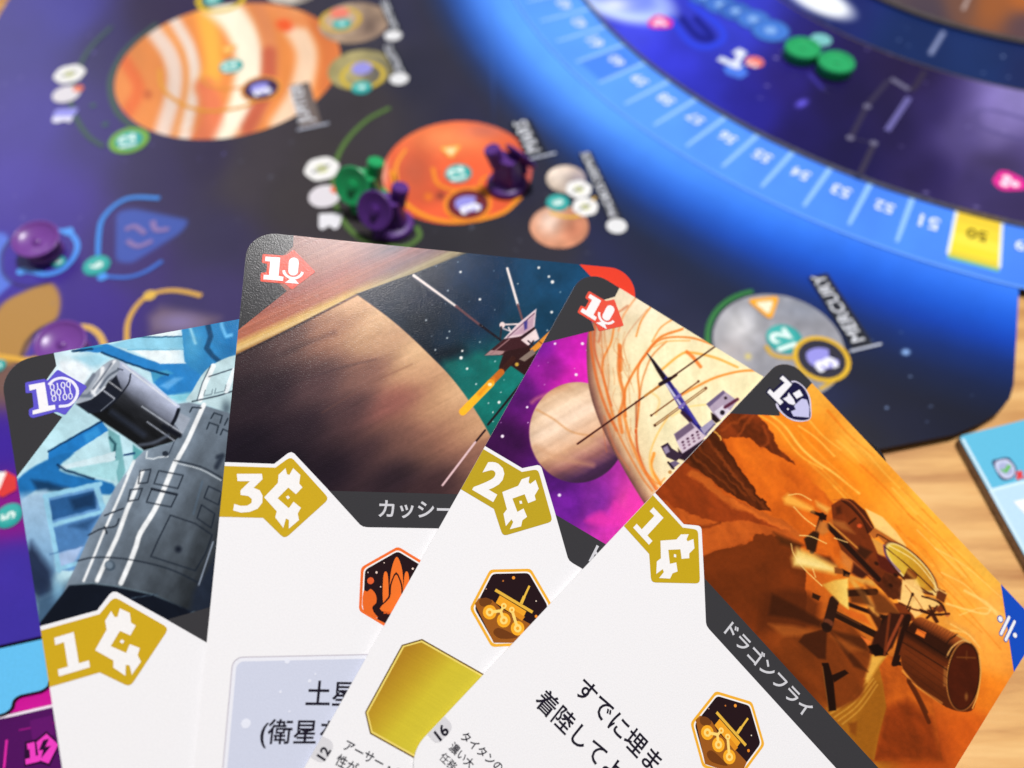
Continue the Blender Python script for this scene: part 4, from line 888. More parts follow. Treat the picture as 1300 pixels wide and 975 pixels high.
    P.poly(A3([(618, 488), (690, 410), (802, 318), (790, 432), (730, 470), (690, 478)]), (206, 188, 200)); P.poly(A3([(660, 470), (740, 400), (790, 350), (785, 420), (730, 462)]), (170, 144, 164), 3); P.line(A3([(640, 480), (790, 345)]), 1.6, (110, 86, 106), 1.3); P.poly(A3([(730, 395), (752, 380), (750, 430), (735, 440)]), (70, 66, 130), 2); P.poly(A3([(705, 480), (790, 420), (800, 440), (740, 490)]), (48, 28, 36))
    P.poly(A3([(715, 495), (798, 432), (818, 488), (755, 525)]), (216, 202, 208)); P.line(A3([(755, 500), (790, 530)]), 2, (44, 34, 44), 1.2); P.line(A3([(785, 500), (765, 530)]), 2, (44, 34, 44), 1.2)
    P.poly(A3([(620, 560), (760, 530), (800, 575), (745, 700), (660, 640), (600, 670), (590, 650)]), (52, 28, 30)); P.poly(A3([(765, 548), (880, 440), (900, 450), (838, 525), (785, 568)]), (204, 134, 56)); P.line(A3([(815, 500), (845, 525)]), 1.4, (110, 66, 34)); P.poly(A3([(704, 602), (780, 545), (798, 570), (735, 616)]), (122, 112, 106)); P.ell(*A3([(692, 632)])[0], 2.4, 2.4, (180, 150, 70))
    P.line(A3([(670, 600), (605, 672)]), 7, (62, 34, 30), 1.4); P.line(A3([(603, 676), (540, 740)]), 8.5, (176, 104, 40), 1.4); P.line(A3([(545, 738), (388, 898)]), 9.5, (246, 172, 48), 1.4); P.line(A3([(560, 715), (480, 800)]), 5, (206, 128, 36), 4, .7); P.ell(*A3([(540, 745)])[0], 2.5, 2, (250, 226, 170))
    P.line(A3([(720, 735), (530, 970)]), 2.6, (36, 24, 30), 1.3); P.line(C2c([(1285, -50), (1240, 5)]), 2.4, (44, 30, 34), 1.3); P.line(C2c([(1240, 5), (1090, 202)]), 2.6, (206, 178, 186), 1.3)
    P.ell(*A3([(610, 410)])[0], 3.4, 3.8, (226, 208, 210)); P.line(A3([(620, 408), (705, 405)]), 2, (214, 200, 204)); P.line(A3([(605, 420), (600, 480)]), 1.8, (56, 38, 48)); P.line(A3([(615, 430), (655, 445)]), 1.6, (190, 176, 186)); P.line(A3([(645, 425), (660, 450)]), 1.8, (216, 206, 212))
    P.contrast(.32, 95); P.c = P.c * np.array([1.03, .985, .96]); P.mottle(4, .05, 21)
cards[1].picture(art_ringed)

# ------------------------------------------------------------------ picture: streaked moon against a purple sky
def art_moon(P):
    P.rbf([(690, 440, (120, 34, 140)), (720, 440, (178, 40, 160)), (740, 470, (224, 48, 178)), (700, 470, (132, 34, 132)), (740, 440, (196, 40, 166)), (660, 500, (88, 26, 104)), (640, 560, (66, 22, 76)), (620, 590, (60, 20, 70)), (690, 520, (108, 30, 116)), (720, 490, (196, 44, 164)), (700, 610, (84, 30, 110)), (720, 640, (110, 38, 140)), (780, 660, (206, 60, 164)), (800, 650, (236, 80, 156)), (760, 640, (120, 48, 140))], 24)
    P.mottle(18, .16, 7); P.poly(smooth(C5([(1050, 330), (1110, 290), (1150, 310), (1170, 250), (1210, 270), (1230, 200), (1290, 240), (1290, 280), (1200, 340), (1130, 350)]), 3, True), (224, 62, 160), 8, .7)
    for x, y, r in ((518, 378, 1.8), (492, 506, 1.8), (188, 760, 2.0), (405, 378, 1.4), (290, 640, 1.4)): P.ell(*C4([(x, y)])[0], r, r, (246, 232, 244), 0, 1.5)
    P.ell(*C5([(943, 223)])[0], 2, 2, (236, 226, 244), 0, 1.5); P.stars((630, 430, 760, 600), 16, 4, (220, 190, 220), (.4, .9))
    cx, cy, rx = 733, 549, 62
    def saturn(x, y):
        d = (x - cx) * .5 + (y - cy) * .87; s = fbm(x, y, 10, 5, 3, .5, 8); k = np.hypot(x - cx, y - cy) / rx
        sh = np.clip(((x - cx) * .45 + (y - cy) * .9) / rx, -1, 1) * .5 + .56; pal = np.array([(190, 140, 110), (232, 190, 156), (240, 202, 174), (210, 160, 130), (150, 106, 104), (84, 54, 88)], float)
        col = np.stack([np.interp(sh + .1 * (s - .5), [0, .15, .4, .66, .82, .97], pal[:, i]) for i in range(3)], 1)
        return col * (1 + .06 * (s - .5) + .045 * np.sin(d * .3) + .012 * np.sin(d * .8 + 1) - .5 * np.clip(k - .7, 0, .3))[:, None]
    P.ell(cx, cy, 61, 64, saturn, 0, 1.8)
    P.line(smooth(C4([(330, 650), (400, 690), (470, 740), (560, 760)])), 2.2, (196, 140, 100), 3, .8); P.line(smooth(C4([(320, 800), (420, 850), (560, 880)])), 6, (196, 146, 116), 6, .5); P.line(smooth(C4([(310, 620), (340, 600), (450, 560)])), 4, (214, 164, 130), 5, .5)
    lim = smooth(C4([(560, 280), (540, 340), (535, 430), (545, 560), (580, 680), (630, 790), (690, 900), (740, 985), (800, 1080)]), 24)
    def moon(x, y):
        d = np.min(np.hypot(x[:, None] - lim[None, ::2, 0], y[:, None] - lim[None, ::2, 1]), 1); n = fbm(x, y, 20, 6, 4); s = fbm(x, y, 7, 2, 3, 1.5, 6)
        col = np.stack([np.interp(d, [0, 5, 14, 34, 70, 160], v) for v in ((104, 150, 206, 232, 242, 246), (74, 112, 166, 204, 224, 226), (70, 96, 132, 160, 176, 174))], 1)
        g = np.clip((440 - y) / 70, 0, 1)[:, None]; col = col * (1 - .5 * g) + np.array((216, 196, 180)) * .5 * g
        return col * (1 + .1 * (n - .5) * 2 + .1 * (s - .5))[:, None]
    P.poly(np.r_[lim, [(1200, 700), (1200, 300), (760, 300)]], moon, 1.6)
    OR = (226, 116, 54); St = lambda q, w, c=OR, a=.85, s=2.2, w2=None: P.line(smooth(A4(q), 5), w, c, s, a, w2)
    for q, w, c, a in (([(40, -40), (50, 120), (85, 300), (140, 460), (190, 560)], 3.6, (206, 104, 56), .8), ([(70, -60), (65, 100), (110, 250), (160, 420)], 3, (196, 92, 56), .7), ([(180, -70), (160, 60), (110, 180), (130, 330), (170, 480)], 2.6, OR, .8), ([(205, 80), (205, 250), (232, 370), (205, 480), (220, 570)], 4.6, (228, 128, 70), .9), ([(210, 90), (212, 220)], 5, (226, 112, 54), .7),
        ([(560, -10), (430, 40), (340, 150), (270, 260), (235, 350), (240, 480)], 3.2, OR, .9), ([(740, 80), (600, 38), (440, 48), (350, 140), (310, 220), (318, 360), (310, 470), (298, 570)], 2.6, (224, 110, 52), .85), ([(470, 60), (390, 140), (350, 230), (330, 300), (312, 420)], 2.4, (206, 106, 60), .7), ([(600, 55), (470, 60), (400, 90)], 2, (240, 160, 96), .8),
        ([(870, 205), (740, 150), (600, 122), (540, 140), (440, 222)], 3.2, (244, 160, 80), .9), ([(990, 222), (880, 228), (740, 265), (620, 325), (520, 380)], 3, (236, 130, 60), .9), ([(585, 118), (620, 150), (662, 202)], 4.5, (240, 120, 60), .9), ([(690, 40), (850, 140), (1000, 240)], 1.8, (206, 124, 80), .6), ([(298, 560), (310, 680), (350, 790), (410, 890)], 3, (196, 84, 44), .85), ([(300, 400), (300, 540)], 2.6, (160, 76, 50), .7),
        ([(400, 690), (385, 770), (440, 870)], 4, (244, 138, 58), .9), ([(480, 480), (410, 600), (375, 720), (400, 850)], 2.4, (246, 186, 110), .9), ([(230, 470), (270, 620), (340, 780), (420, 890)], 4, (230, 128, 66), .8), ([(150, 470), (230, 640), (330, 820), (390, 900)], 2.6, (206, 112, 64), .7), ([(690, 415), (590, 430), (500, 480)], 2, (246, 200, 120), .8), ([(530, -80), (440, -20), (390, 60)], 2.2, OR, .7), ([(400, -160), (330, -60), (300, 30)], 2.2, OR, .8), ([(300, -190), (230, -90), (200, 0)], 2.4, (230, 140, 96), .8), ([(360, -120), (250, 20), (210, 120)], 1.6, (196, 120, 90), .6), ([(250, -140), (120, -40), (90, 60)], 3, (190, 96, 70), .6), ([(380, 340), (430, 390), (410, 470)], 3, (246, 190, 120), .6), ([(120, 480), (180, 660), (260, 780)], 2.5, (180, 110, 80), .6), ([(350, 790), (420, 860), (460, 830)], 2, OR, .7)): St(q, w, c, a)
    R = random.Random(3)
    for _ in range(34):
        x, y = R.uniform(60, 260), R.uniform(-60, 600); dx = x + y * .12
        St([(dx, y), (dx + R.uniform(-14, 10), y + 60), (dx + R.uniform(0, 50), y + R.uniform(90, 190))], R.uniform(.8, 1.8), (190, 104, 66), .35, 2)
    # the probe with its long boom
    P.line(A4([(-30, 636), (750, 84)]), 2.4, (74, 38, 34), 1.3, 1, 2.0); P.line(A4([(350, 366), (435, 306)]), 3, (184, 124, 66), 1.5); P.line(A4([(500, 265), (525, 248)]), 3.6, (64, 34, 32), 1.3)
    P.poly(A4([(360, 124), (400, 165), (480, 265), (560, 380), (650, 520), (700, 585), (668, 610), (590, 505), (535, 420), (470, 310), (420, 230)]), (48, 40, 110), 1.4); P.poly(A4([(360, 124), (400, 165), (465, 255), (450, 280), (415, 225)]), (38, 26, 34), 1.6); P.line(A4([(470, 300), (560, 430)]), 3, (200, 196, 214), 1.6, .9); P.line(A4([(520, 330), (640, 520)]), 3.5, (84, 76, 160), 2, .7); P.line(A4([(435, 300), (490, 270)]), 5, (40, 26, 40), 1.6); P.line(A4([(560, 460), (605, 505)]), 5, (60, 36, 60), 1.6)
    P.line(A4([(385, 476), (652, 284)]), 1.8, (120, 74, 52), 1.3); P.line(A4([(402, 528), (690, 318)]), 1.3, (130, 86, 60), 1.2); P.line(A4([(406, 537), (694, 328)]), 1.3, (130, 86, 60), 1.2); P.ell(*A4([(405, 532)])[0], 1.8, 1.8, (90, 54, 40)); P.ell(*A4([(692, 322)])[0], 1.8, 1.8, (110, 70, 50)); P.ell(*A4([(385, 476)])[0], 1.6, 1.6, (90, 54, 40)); P.ell(*A4([(650, 284)])[0], 1.6, 1.6, (110, 70, 50))
    for p, q in (((520, 380), (545, 362)), ((545, 430), (570, 410))): P.line(A4([p, q]), 4, (120, 108, 170), 1.3)
    P.poly(A4([(512, 582), (608, 512), (690, 592), (650, 640), (560, 695), (535, 640)]), (196, 176, 190)); P.poly(A4([(512, 582), (608, 512), (628, 545), (528, 620)]), (112, 96, 116), 2)
    for i in range(4):
        for j in range(3): P.ell(*A4([(562 + 27 * i + 5 * j, 632 - 19 * i + 17 * j - 6)])[0], 2.0, 1.5, (92, 66, 84), -.6, 1)
    P.poly(A4([(535, 660), (560, 690), (680, 610), (700, 640), (600, 740), (540, 720)]), (48, 30, 48), 2); P.poly(A4([(545, 650), (560, 688), (676, 606), (655, 575)]), (204, 184, 196), 2, .35)
    P.poly(A4([(694, 412), (790, 334), (868, 392), (830, 450), (770, 500), (735, 470)]), (164, 148, 166)); P.poly(A4([(694, 412), (790, 334), (800, 350), (710, 430)]), (110, 98, 124), 1.6); P.poly(A4([(738, 455), (790, 418), (830, 450), (775, 500)]), (206, 194, 208)); P.ell(*A4([(785, 460)])[0], 3.2, 3.2, (44, 32, 44)); P.ell(*A4([(803, 378)])[0], 2, 2, (60, 44, 56)); P.line(A4([(800, 430), (870, 385)]), 4, (92, 44, 66), 2); P.poly(A4([(720, 460), (740, 470), (775, 505), (750, 520), (725, 500)]), (44, 28, 34), 1.5)
    P.poly(A4([(660, 548), (725, 498), (745, 522), (690, 595)]), (150, 142, 168)); P.line(A4([(690, 580), (742, 525)]), 2, (90, 80, 110), 1.5); P.poly(A4([(438, 650), (478, 628), (500, 660), (560, 700), (525, 735), (470, 710)]), (64, 48, 66)); P.poly(A4([(450, 660), (475, 645), (490, 680), (465, 695)]), (142, 130, 152), 2); P.poly(A4([(478, 745), (520, 730), (545, 745), (500, 780)]), (110, 98, 120)); P.line(A4([(480, 740), (510, 775)]), 2.5, (40, 28, 40), 1.5); P.ell(*A4([(490, 795)])[0], 2.4, 2.4, (176, 130, 84))
    P.contrast(.35, 110); P.mottle(4, .04, 17)
cards[2].picture(art_moon, (188, 160, 36))

# ------------------------------------------------------------------ picture: drone over orange dunes
def art_drone(P):
    P.rbf([(1030, 490, (255, 172, 72)), (1100, 560, (255, 172, 74)), (1180, 650, (255, 172, 70)), (1250, 725, (252, 178, 78)), (1000, 510, (250, 150, 56)), (960, 525, (236, 122, 34)), (1020, 560, (246, 138, 40)), (1080, 610, (244, 136, 38)), (1150, 690, (246, 142, 46)), (1220, 760, (246, 156, 66)), (1000, 600, (214, 106, 28)), (960, 600, (206, 100, 30)), (900, 560, (120, 56, 22)), (900, 680, (150, 72, 26)), (1010, 680, (214, 104, 30)),
           (920, 780, (116, 56, 20)), (1000, 860, (110, 54, 18)), (1270, 830, (246, 150, 66)), (1255, 880, (232, 124, 36)), (1230, 930, (206, 98, 28)), (1180, 950, (164, 78, 24)), (1120, 930, (150, 76, 24)), (1090, 960, (176, 120, 36)), (1270, 780, (250, 164, 82))], 26)
    P.mottle(26, .12, 4, .9, 2.5)
    G = lambda T, q, c, s=1.5, a=1.0, n=0: P.poly(smooth(T(q), n, True) if n else T(q), c, s, a)
    L = lambda T, q, w, c, s=1.6, a=1.0, w2=None: P.line(smooth(T(q), 4), w, c, s, a, w2)
    rough = lambda c, amp, sc, sd, ang=.9, st=2: (lambda x, y: np.array(c, float)[None] * (1 + amp * 2 * (fbm(x, y, sc, sd, 4, ang, st) - .5))[:, None])
    # far streaks of light sand
    R = random.Random(5)
    for i in range(26):
        o = R.uniform(0, 95); x0 = R.uniform(985, 1200); y0 = 484 + 1.06 * (x0 - 1026) + o + 8; ln = R.uniform(20, 90); cc = R.choice([(255, 190, 98), (255, 184, 90), (226, 112, 28), (238, 126, 34)])
        P.line(smooth([(x0, y0), (x0 + ln * .5, y0 + ln * .5 + R.uniform(-5, 5)), (x0 + ln, y0 + ln * 1.02 + R.uniform(-6, 6))], 5), R.uniform(1, 3), cc, 3, R.uniform(.35, .8), .6)
    L(A8, [(690, 110), (780, 180), (870, 300), (960, 380), (1064, 450), (1200, 560)], 2.4, (255, 196, 104), 2.5, .9); L(A8, [(640, 120), (740, 190), (860, 340), (990, 420)], 2, (252, 176, 80), 2.5, .8); L(A8, [(760, 130), (900, 230), (1050, 380), (1180, 520)], 9, (240, 128, 32), 8, .7); L(A8, [(860, 180), (960, 250), (1060, 350)], 2, (255, 190, 100), 2, .7)
    # dunes
    P.warp(3.2, 9, 3)
    G(A8, [(430, 245), (560, 235), (700, 320), (850, 415), (1000, 560), (1110, 660), (1110, 950), (800, 760), (700, 668), (560, 450), (460, 320)], rough((208, 104, 30), .16, 14, 3), 3); P.glow(*A8([(640, 350)])[0], 30, (226, 116, 36), .6, 14, .6)
    G(A8, [(370, 190), (470, 105), (625, 108), (690, 180), (718, 255), (770, 325), (840, 400), (800, 385), (760, 360), (735, 335), (700, 322), (660, 300), (620, 280), (560, 240), (440, 252), (400, 230)], rough((118, 56, 22), .3, 10, 6), 1.6)
    for q in ([(600, 120), (560, 180), (520, 240)], [(660, 180), (690, 260), (650, 300)], [(430, 200), (520, 150), (560, 120)]): L(A8, q, 3, (158, 80, 32), 3, .6)
    G(A8, [(340, 215), (385, 190), (440, 285), (540, 430), (620, 550), (705, 662), (610, 640), (480, 570), (380, 500), (300, 430), (210, 380)], rough((88, 42, 16), .3, 7, 8, .95, 6), 1.6); L(A8, [(382, 195), (420, 255)], 2, (240, 170, 84), 1.6)
    for q in ([(300, 300), (420, 430), (560, 570)], [(350, 260), (470, 420), (610, 600)], [(260, 340), (380, 450), (500, 560)], [(400, 320), (520, 480), (680, 650)]): L(A8, q, 2.4, (142, 74, 30), 2.5, .55)
    G(A8, [(200, 380), (300, 440), (420, 560), (620, 650), (780, 720), (860, 790), (560, 725), (410, 722), (280, 690), (110, 610), (20, 560)], rough((142, 66, 24), .16, 12, 4), 2); L(A8, [(255, 450), (330, 485), (400, 555), (500, 620), (640, 675), (760, 730), (860, 800)], 9, (184, 98, 38), 4, .9); L(A8, [(480, 600), (640, 690), (800, 770)], 4, (216, 112, 44), 4, .8)
    G(A8, [(110, 615), (280, 690), (410, 725), (540, 712), (800, 770), (880, 850), (600, 800), (560, 850), (310, 915), (290, 760), (190, 740)], rough((176, 90, 34), .14, 12, 7), 2.5); L(A8, [(190, 740), (330, 750), (420, 725)], 3, (110, 52, 20), 3, .7)
    G(A8, [(300, 920), (595, 832), (612, 788), (720, 795), (760, 820), (870, 850), (900, 1000), (900, 1500), (500, 1300), (300, 1000)], rough((112, 54, 18), .14, 22, 9), 2); G(A8, [(312, 920), (600, 835), (700, 900), (600, 1000), (320, 1000)], (124, 60, 20), 10, .6)
    P.unwarp()
    # light machine ground below
    G(A5, [(-60, 830), (120, 800), (260, 830), (330, 900), (300, 1100), (-100, 1100)], (92, 44, 16), 10, .8); P.glow(*A6([(60, 330)])[0], 26, (150, 78, 26), .7, 16, .3)
    G(A6, [(540, 412), (645, 408), (700, 420), (760, 540), (900, 650), (960, 1000), (550, 1000), (560, 700)], rough((168, 86, 26), .24, 12, 12), 2); G(A6, [(640, 700), (760, 660), (900, 760), (960, 1000), (560, 1000), (600, 860)], rough((132, 60, 18), .2, 14, 14), 12, .9)
    G(A6, [(535, 430), (560, 405), (645, 410), (602, 470), (622, 560), (642, 700), (602, 850), (575, 1000), (400, 900), (300, 700), (380, 690), (500, 640), (520, 540)], (158, 104, 30), 2); G(A6, [(540, 430), (560, 408), (640, 412), (600, 465), (540, 560), (520, 540)], (222, 160, 74), 5)
    G(A6, [(560, 560), (620, 570), (640, 700), (600, 850), (560, 1000), (440, 860), (480, 780)], (146, 94, 24), 6, .8)
    for d in (0, 22, 44, 66): L(A6, [(330 + d, 735 + d * .9), (440 + d * .9, 660 + d * .7), (560 + d * .5, 520 + d * .8)], 1.6, (206, 150, 70), 2.2, .75)
    G(A6, [(430, 790), (480, 780), (470, 860), (440, 840)], (124, 70, 20), 4, .8)
    # lower rotor disc and its blades
    P.poly(smooth(A6([(180, 260), (300, 200), (430, 230), (530, 330), (555, 430), (520, 540), (510, 620), (440, 675), (340, 700), (200, 560), (60, 440), (40, 330)]), 4, True), rough((118, 60, 20), .18, 18, 21), 5, .92)
    G(A6, [(0, 60), (140, 130), (280, 215), (270, 250), (120, 200), (-20, 180)], (70, 34, 14), 5, .9); G(A6, [(-20, 230), (120, 240), (250, 270), (200, 300), (60, 300)], (156, 90, 36), 6, .8); G(A6, [(310, 255), (302, 430), (260, 425), (150, 330), (180, 290)], (74, 36, 15), 3, .95); G(A6, [(320, 262), (520, 310), (540, 380), (440, 350)], (84, 42, 16), 5, .9); G(A6, [(325, 270), (480, 430), (540, 500), (460, 470)], (78, 38, 15), 4, .9); G(A6, [(330, 300), (430, 330), (510, 380), (430, 390)], (158, 92, 36), 7, .6)
    G(A6, [(280, 450), (318, 450), (345, 540), (362, 716), (318, 722)], (38, 19, 11)); G(A6, [(335, 520), (410, 488), (432, 508), (350, 560)], (42, 21, 12)); L(A6, [(284, 470), (318, 715)], 1.2, (150, 96, 44), 1.2, .8)
    # arms, hubs
    L(A6, [(345, 170), (620, 310)], 8.5, (48, 26, 14)); L(A6, [(362, 165), (500, 235)], 2, (96, 56, 30), 2); L(A6, [(350, 100), (310, 250)], 13, (54, 30, 18)); P.ell(*A6([(318, 222)])[0], 7, 4, (112, 62, 38), .5, 2); P.ell(*A6([(305, 245)])[0], 7, 4.5, (44, 24, 16), .5, 2); G(A6, [(228, 55), (275, 75), (262, 100), (225, 82)], (56, 30, 14)); L(A6, [(420, 60), (580, 50)], 8, (54, 28, 14), 2); L(A6, [(430, 120), (620, 190)], 5, (46, 24, 14), 2); L(A6, [(560, 150), (660, 330)], 10, (84, 42, 18), 3)
    G(A6, [(620, 180), (760, 190), (700, 300), (640, 410), (560, 400), (540, 360), (600, 330)], (46, 24, 14), 2); G(A6, [(370, 130), (520, 180), (560, 240), (440, 190)], (206, 100, 34), 3, .8); G(A6, [(500, 300), (560, 330), (540, 350)], (226, 116, 50), 2)
    # the tall body
    G(A5, [(408, 225), (480, 176), (560, 188), (640, 262), (705, 385), (668, 420), (740, 540), (790, 640), (905, 770), (895, 850), (835, 875), (740, 790), (600, 660), (480, 540), (430, 420), (415, 300)], rough((114, 54, 22), .16, 12, 5), 1.5)
    G(A5, [(470, 182), (540, 182), (640, 262), (708, 385), (662, 418), (625, 330), (545, 240)], (82, 38, 20), 1.6); L(A5, [(478, 190), (545, 240), (620, 325), (660, 415)], 1.5, (56, 26, 14)); G(A5, [(440, 240), (470, 230), (480, 280), (445, 290)], (74, 34, 16), 4, .8); P.ell(*A5([(602, 366)])[0], 3, 2.5, (206, 88, 44), 0, 2); L(A5, [(530, 350), (575, 315)], 2.5, (66, 30, 14), 2)
    G(A5, [(640, 245), (760, 305), (850, 400), (922, 500), (905, 530), (780, 450), (708, 375)], (248, 192, 118), 1.8); G(A5, [(670, 420), (708, 372), (918, 505), (908, 532), (770, 482), (730, 440), (700, 455)], (176, 104, 46)); L(A5, [(710, 375), (916, 503)], 2, (240, 184, 110)); L(A5, [(720, 440), (740, 430), (890, 525)], 1.6, (84, 42, 20)); G(A5, [(680, 445), (760, 490), (770, 590), (730, 560)], (214, 146, 72), 2); G(A5, [(720, 560), (780, 580), (900, 700), (850, 720), (740, 650)], (92, 36, 22), 3)
    G(A5, [(800, 690), (860, 710), (905, 790), (880, 860), (830, 868), (780, 790)], (110, 60, 26), 3); G(A5, [(890, 725), (980, 780), (1040, 870), (1070, 950), (980, 1000), (900, 950), (860, 870), (905, 820)], (250, 184, 112), 2)
    P.ell(*A5([(955, 657)])[0], 45, 17, (72, 34, 20), .78, 1.6); P.ell(*A5([(957, 655)])[0], 43, 15, (238, 206, 140), .78, 1.4); P.ell(*A5([(958, 655)])[0], 40, 13.2, lambda x, y: np.outer(1 - np.clip((x - 1130) / 60, 0, 1), (206, 166, 56)) + np.outer(np.clip((x - 1130) / 60, 0, 1), (184, 122, 42)), .78, 1.6); P.line(A5([(800, 560), (930, 690)]), 4, (222, 184, 84), 6, .5)
    L(A5, [(770, 500), (790, 580), (880, 680)], 2, (96, 72, 130), 2, .8); G(A5, [(935, 655), (1002, 705), (968, 788), (898, 730)], (88, 42, 16)); G(A5, [(940, 660), (1000, 705), (985, 735), (925, 690)], (130, 70, 28), 2); L(A5, [(1000, 780), (1110, 840), (1150, 800)], 2.2, (90, 46, 22)); P.ell(*A5([(1128, 826)])[0], 4, 4, (236, 190, 120)); G(A5, [(1150, 800), (1192, 815), (1180, 890), (1130, 860)], (112, 62, 30), 2)
    # dark mast and the upper pylons
    L(A5, [(385, 365), (560, 550), (735, 735)], 6.5, (46, 24, 16), 1.6); L(A5, [(395, 345), (600, 530)], 2, (206, 138, 64), 2); L(A5, [(480, 540), (690, 730)], 1.4, (206, 128, 62), 2, .8); G(A5, [(600, 500), (690, 545), (640, 600), (580, 550)], (70, 36, 18), 4); G(A5, [(470, 540), (560, 620), (540, 690), (480, 620)], (196, 120, 62), 6, .8); G(A5, [(560, 620), (660, 700), (620, 740), (545, 690)], (74, 34, 22), 4)
    L(A5, [(345, 290), (305, 430), (275, 545)], 6, (56, 32, 18)); G(A5, [(322, 275), (378, 292), (372, 330), (325, 320)], (42, 22, 14)); L(A5, [(275, 268), (330, 292)], 4, (40, 22, 14)); G(A5, [(285, 400), (325, 420), (300, 545), (240, 530), (220, 455)], (58, 34, 18), 2.5); G(A5, [(330, 330), (385, 345), (390, 410), (345, 430), (300, 400)], (190, 118, 56), 4, .9)
    # blades caught in the light
    G(A5, [(75, 175), (110, 145), (280, 240), (290, 275), (90, 215)], (250, 172, 82), 6, .85); G(A5, [(300, 195), (400, 245), (380, 280), (310, 230)], (236, 170, 92), 5, .8); G(A5, [(400, 320), (500, 340), (570, 420), (480, 390), (410, 350)], (160, 98, 46), 5, .9); G(A5, [(10, 410), (130, 460), (220, 500), (180, 520), (60, 490)], (84, 44, 16), 6, .9); G(A5, [(290, 560), (400, 580), (450, 650), (330, 600)], (74, 38, 16), 5, .8)
    G(A5, [(170, 520), (300, 570), (435, 645), (432, 692), (300, 665), (150, 640), (140, 590)], (232, 190, 112), 9); G(A5, [(180, 580), (320, 620), (420, 670), (300, 655), (160, 625)], (246, 214, 140), 7, .7); G(A5, [(345, 770), (430, 740), (522, 728), (527, 940), (470, 900)], lambda x, y: np.outer(1 - np.clip((1078 - x) / 30, 0, 1), (244, 200, 110)) + np.outer(np.clip((1078 - x) / 30, 0, 1), (206, 146, 66)), 3); G(A5, [(540, 715), (690, 740), (720, 780), (620, 760)], (206, 146, 72), 4); G(A5, [(530, 735), (580, 760), (720, 920), (700, 960), (620, 860)], (214, 152, 76), 4, .9); G(A5, [(640, 760), (780, 850), (900, 975), (720, 975), (680, 860)], (90, 48, 20), 6, .8)
    G(A5, [(480, 660), (540, 690), (530, 720), (490, 712)], (38, 20, 14)); G(A5, [(430, 650), (490, 665), (490, 700), (432, 692)], (128, 76, 34), 2)
    for q in ([(115, 155), (190, 148), (270, 190)], [(150, 235), (220, 310), (300, 370)], [(190, 432), (270, 440), (375, 488)], [(132, 490), (150, 560), (220, 660), (345, 780)], [(430, 450), (520, 480)], [(280, 660), (300, 720)]): L(A5, q, 1.1, (250, 204, 132), 1.2, .9)
    # struts towards the drum
    G(A7, [(215, 150), (300, 250), (320, 290), (260, 300), (200, 240), (150, 160)], (120, 58, 24), 2); G(A7, [(120, 230), (250, 240), (140, 500), (70, 560), (-40, 540), (0, 400)], (64, 30, 16), 3); L(A7, [(215, 255), (80, 540)], 4, (140, 70, 38), 1.8); L(A7, [(262, 265), (165, 620)], 8, (46, 22, 13), 1.6); G(A7, [(140, 600), (205, 612), (210, 642), (138, 630)], (40, 20, 12)); G(A7, [(190, 330), (240, 380), (205, 560), (160, 560)], (110, 52, 22), 2)
    L(A7, [(268, 215), (300, 120)], 2.6, (60, 30, 16)); G(A7, [(280, 95), (312, 90), (310, 140), (285, 135)], (60, 30, 16)); G(A7, [(350, 205), (430, 235), (555, 240), (520, 255), (440, 250), (360, 228)], (70, 34, 18)); L(A7, [(420, 200), (480, 300)], 4, (76, 38, 20)); L(A7, [(470, 215), (410, 270)], 3, (76, 38, 20)); P.ell(*A7([(440, 150)])[0], 11, 5.5, (240, 186, 112), .3, 1.6); L(A7, [(370, 120), (430, 115), (520, 160), (555, 235)], 2, (66, 34, 18)); G(A7, [(440, 190), (510, 170), (550, 215), (500, 230)], (120, 62, 30), 2); P.ell(*A7([(565, 245)])[0], 3, 3, (190, 110, 60), 0, 2)
    L(A7, [(265, 750), (330, 860), (400, 1000)], 5.4, (102, 52, 20), 1.8); L(A7, [(560, 300), (700, 360), (800, 480)], 5, (226, 150, 74), 5, .7); L(A7, [(560, 160), (690, 200), (860, 240), (900, 200)], 2, (255, 206, 130), 2.4, .8); L(A7, [(700, 60), (860, 150), (950, 240)], 3, (255, 206, 126), 3, .8)
    # the drum
    drum = smooth(A7([(300, 292), (358, 264), (420, 290), (530, 340), (640, 398), (725, 452), (800, 525), (818, 680), (795, 870), (750, 990), (600, 980), (450, 890), (320, 790), (225, 670), (205, 560), (220, 460), (245, 375)]), 4, True)
    def barrel(x, y):
        u = (x - 1200) * -.5 + (y - 830) * .87; c = np.array([(196, 128, 58), (160, 92, 40), (120, 62, 26), (60, 28, 13), (58, 27, 12), (98, 46, 17), (112, 54, 20), (90, 42, 15)], float); t = [-34, -26, -18, -12, 2, 9, 24, 48]
        return np.stack([np.interp(u, t, c[:, i]) for i in range(3)], 1) * (1 + .1 * (fbm(x, y, 8, 3, 3, .5, 4) - .5))[:, None]
    P.poly(drum, barrel, 1.5)
    for i in range(11): L(A7, [(395 + 24 * i, 292 + 11 * i), (360 + 21 * i, 345 + 12.5 * i)], .8, (104, 56, 26), 1, .7)
    L(A7, [(640, 398), (580, 440), (552, 490)], 1.8, (56, 28, 14)); L(A7, [(640, 404), (720, 452), (800, 530)], 2, (206, 150, 84), 1.6); G(A7, [(332, 352), (402, 385), (386, 428), (316, 392)], (230, 118, 46), 1.5)
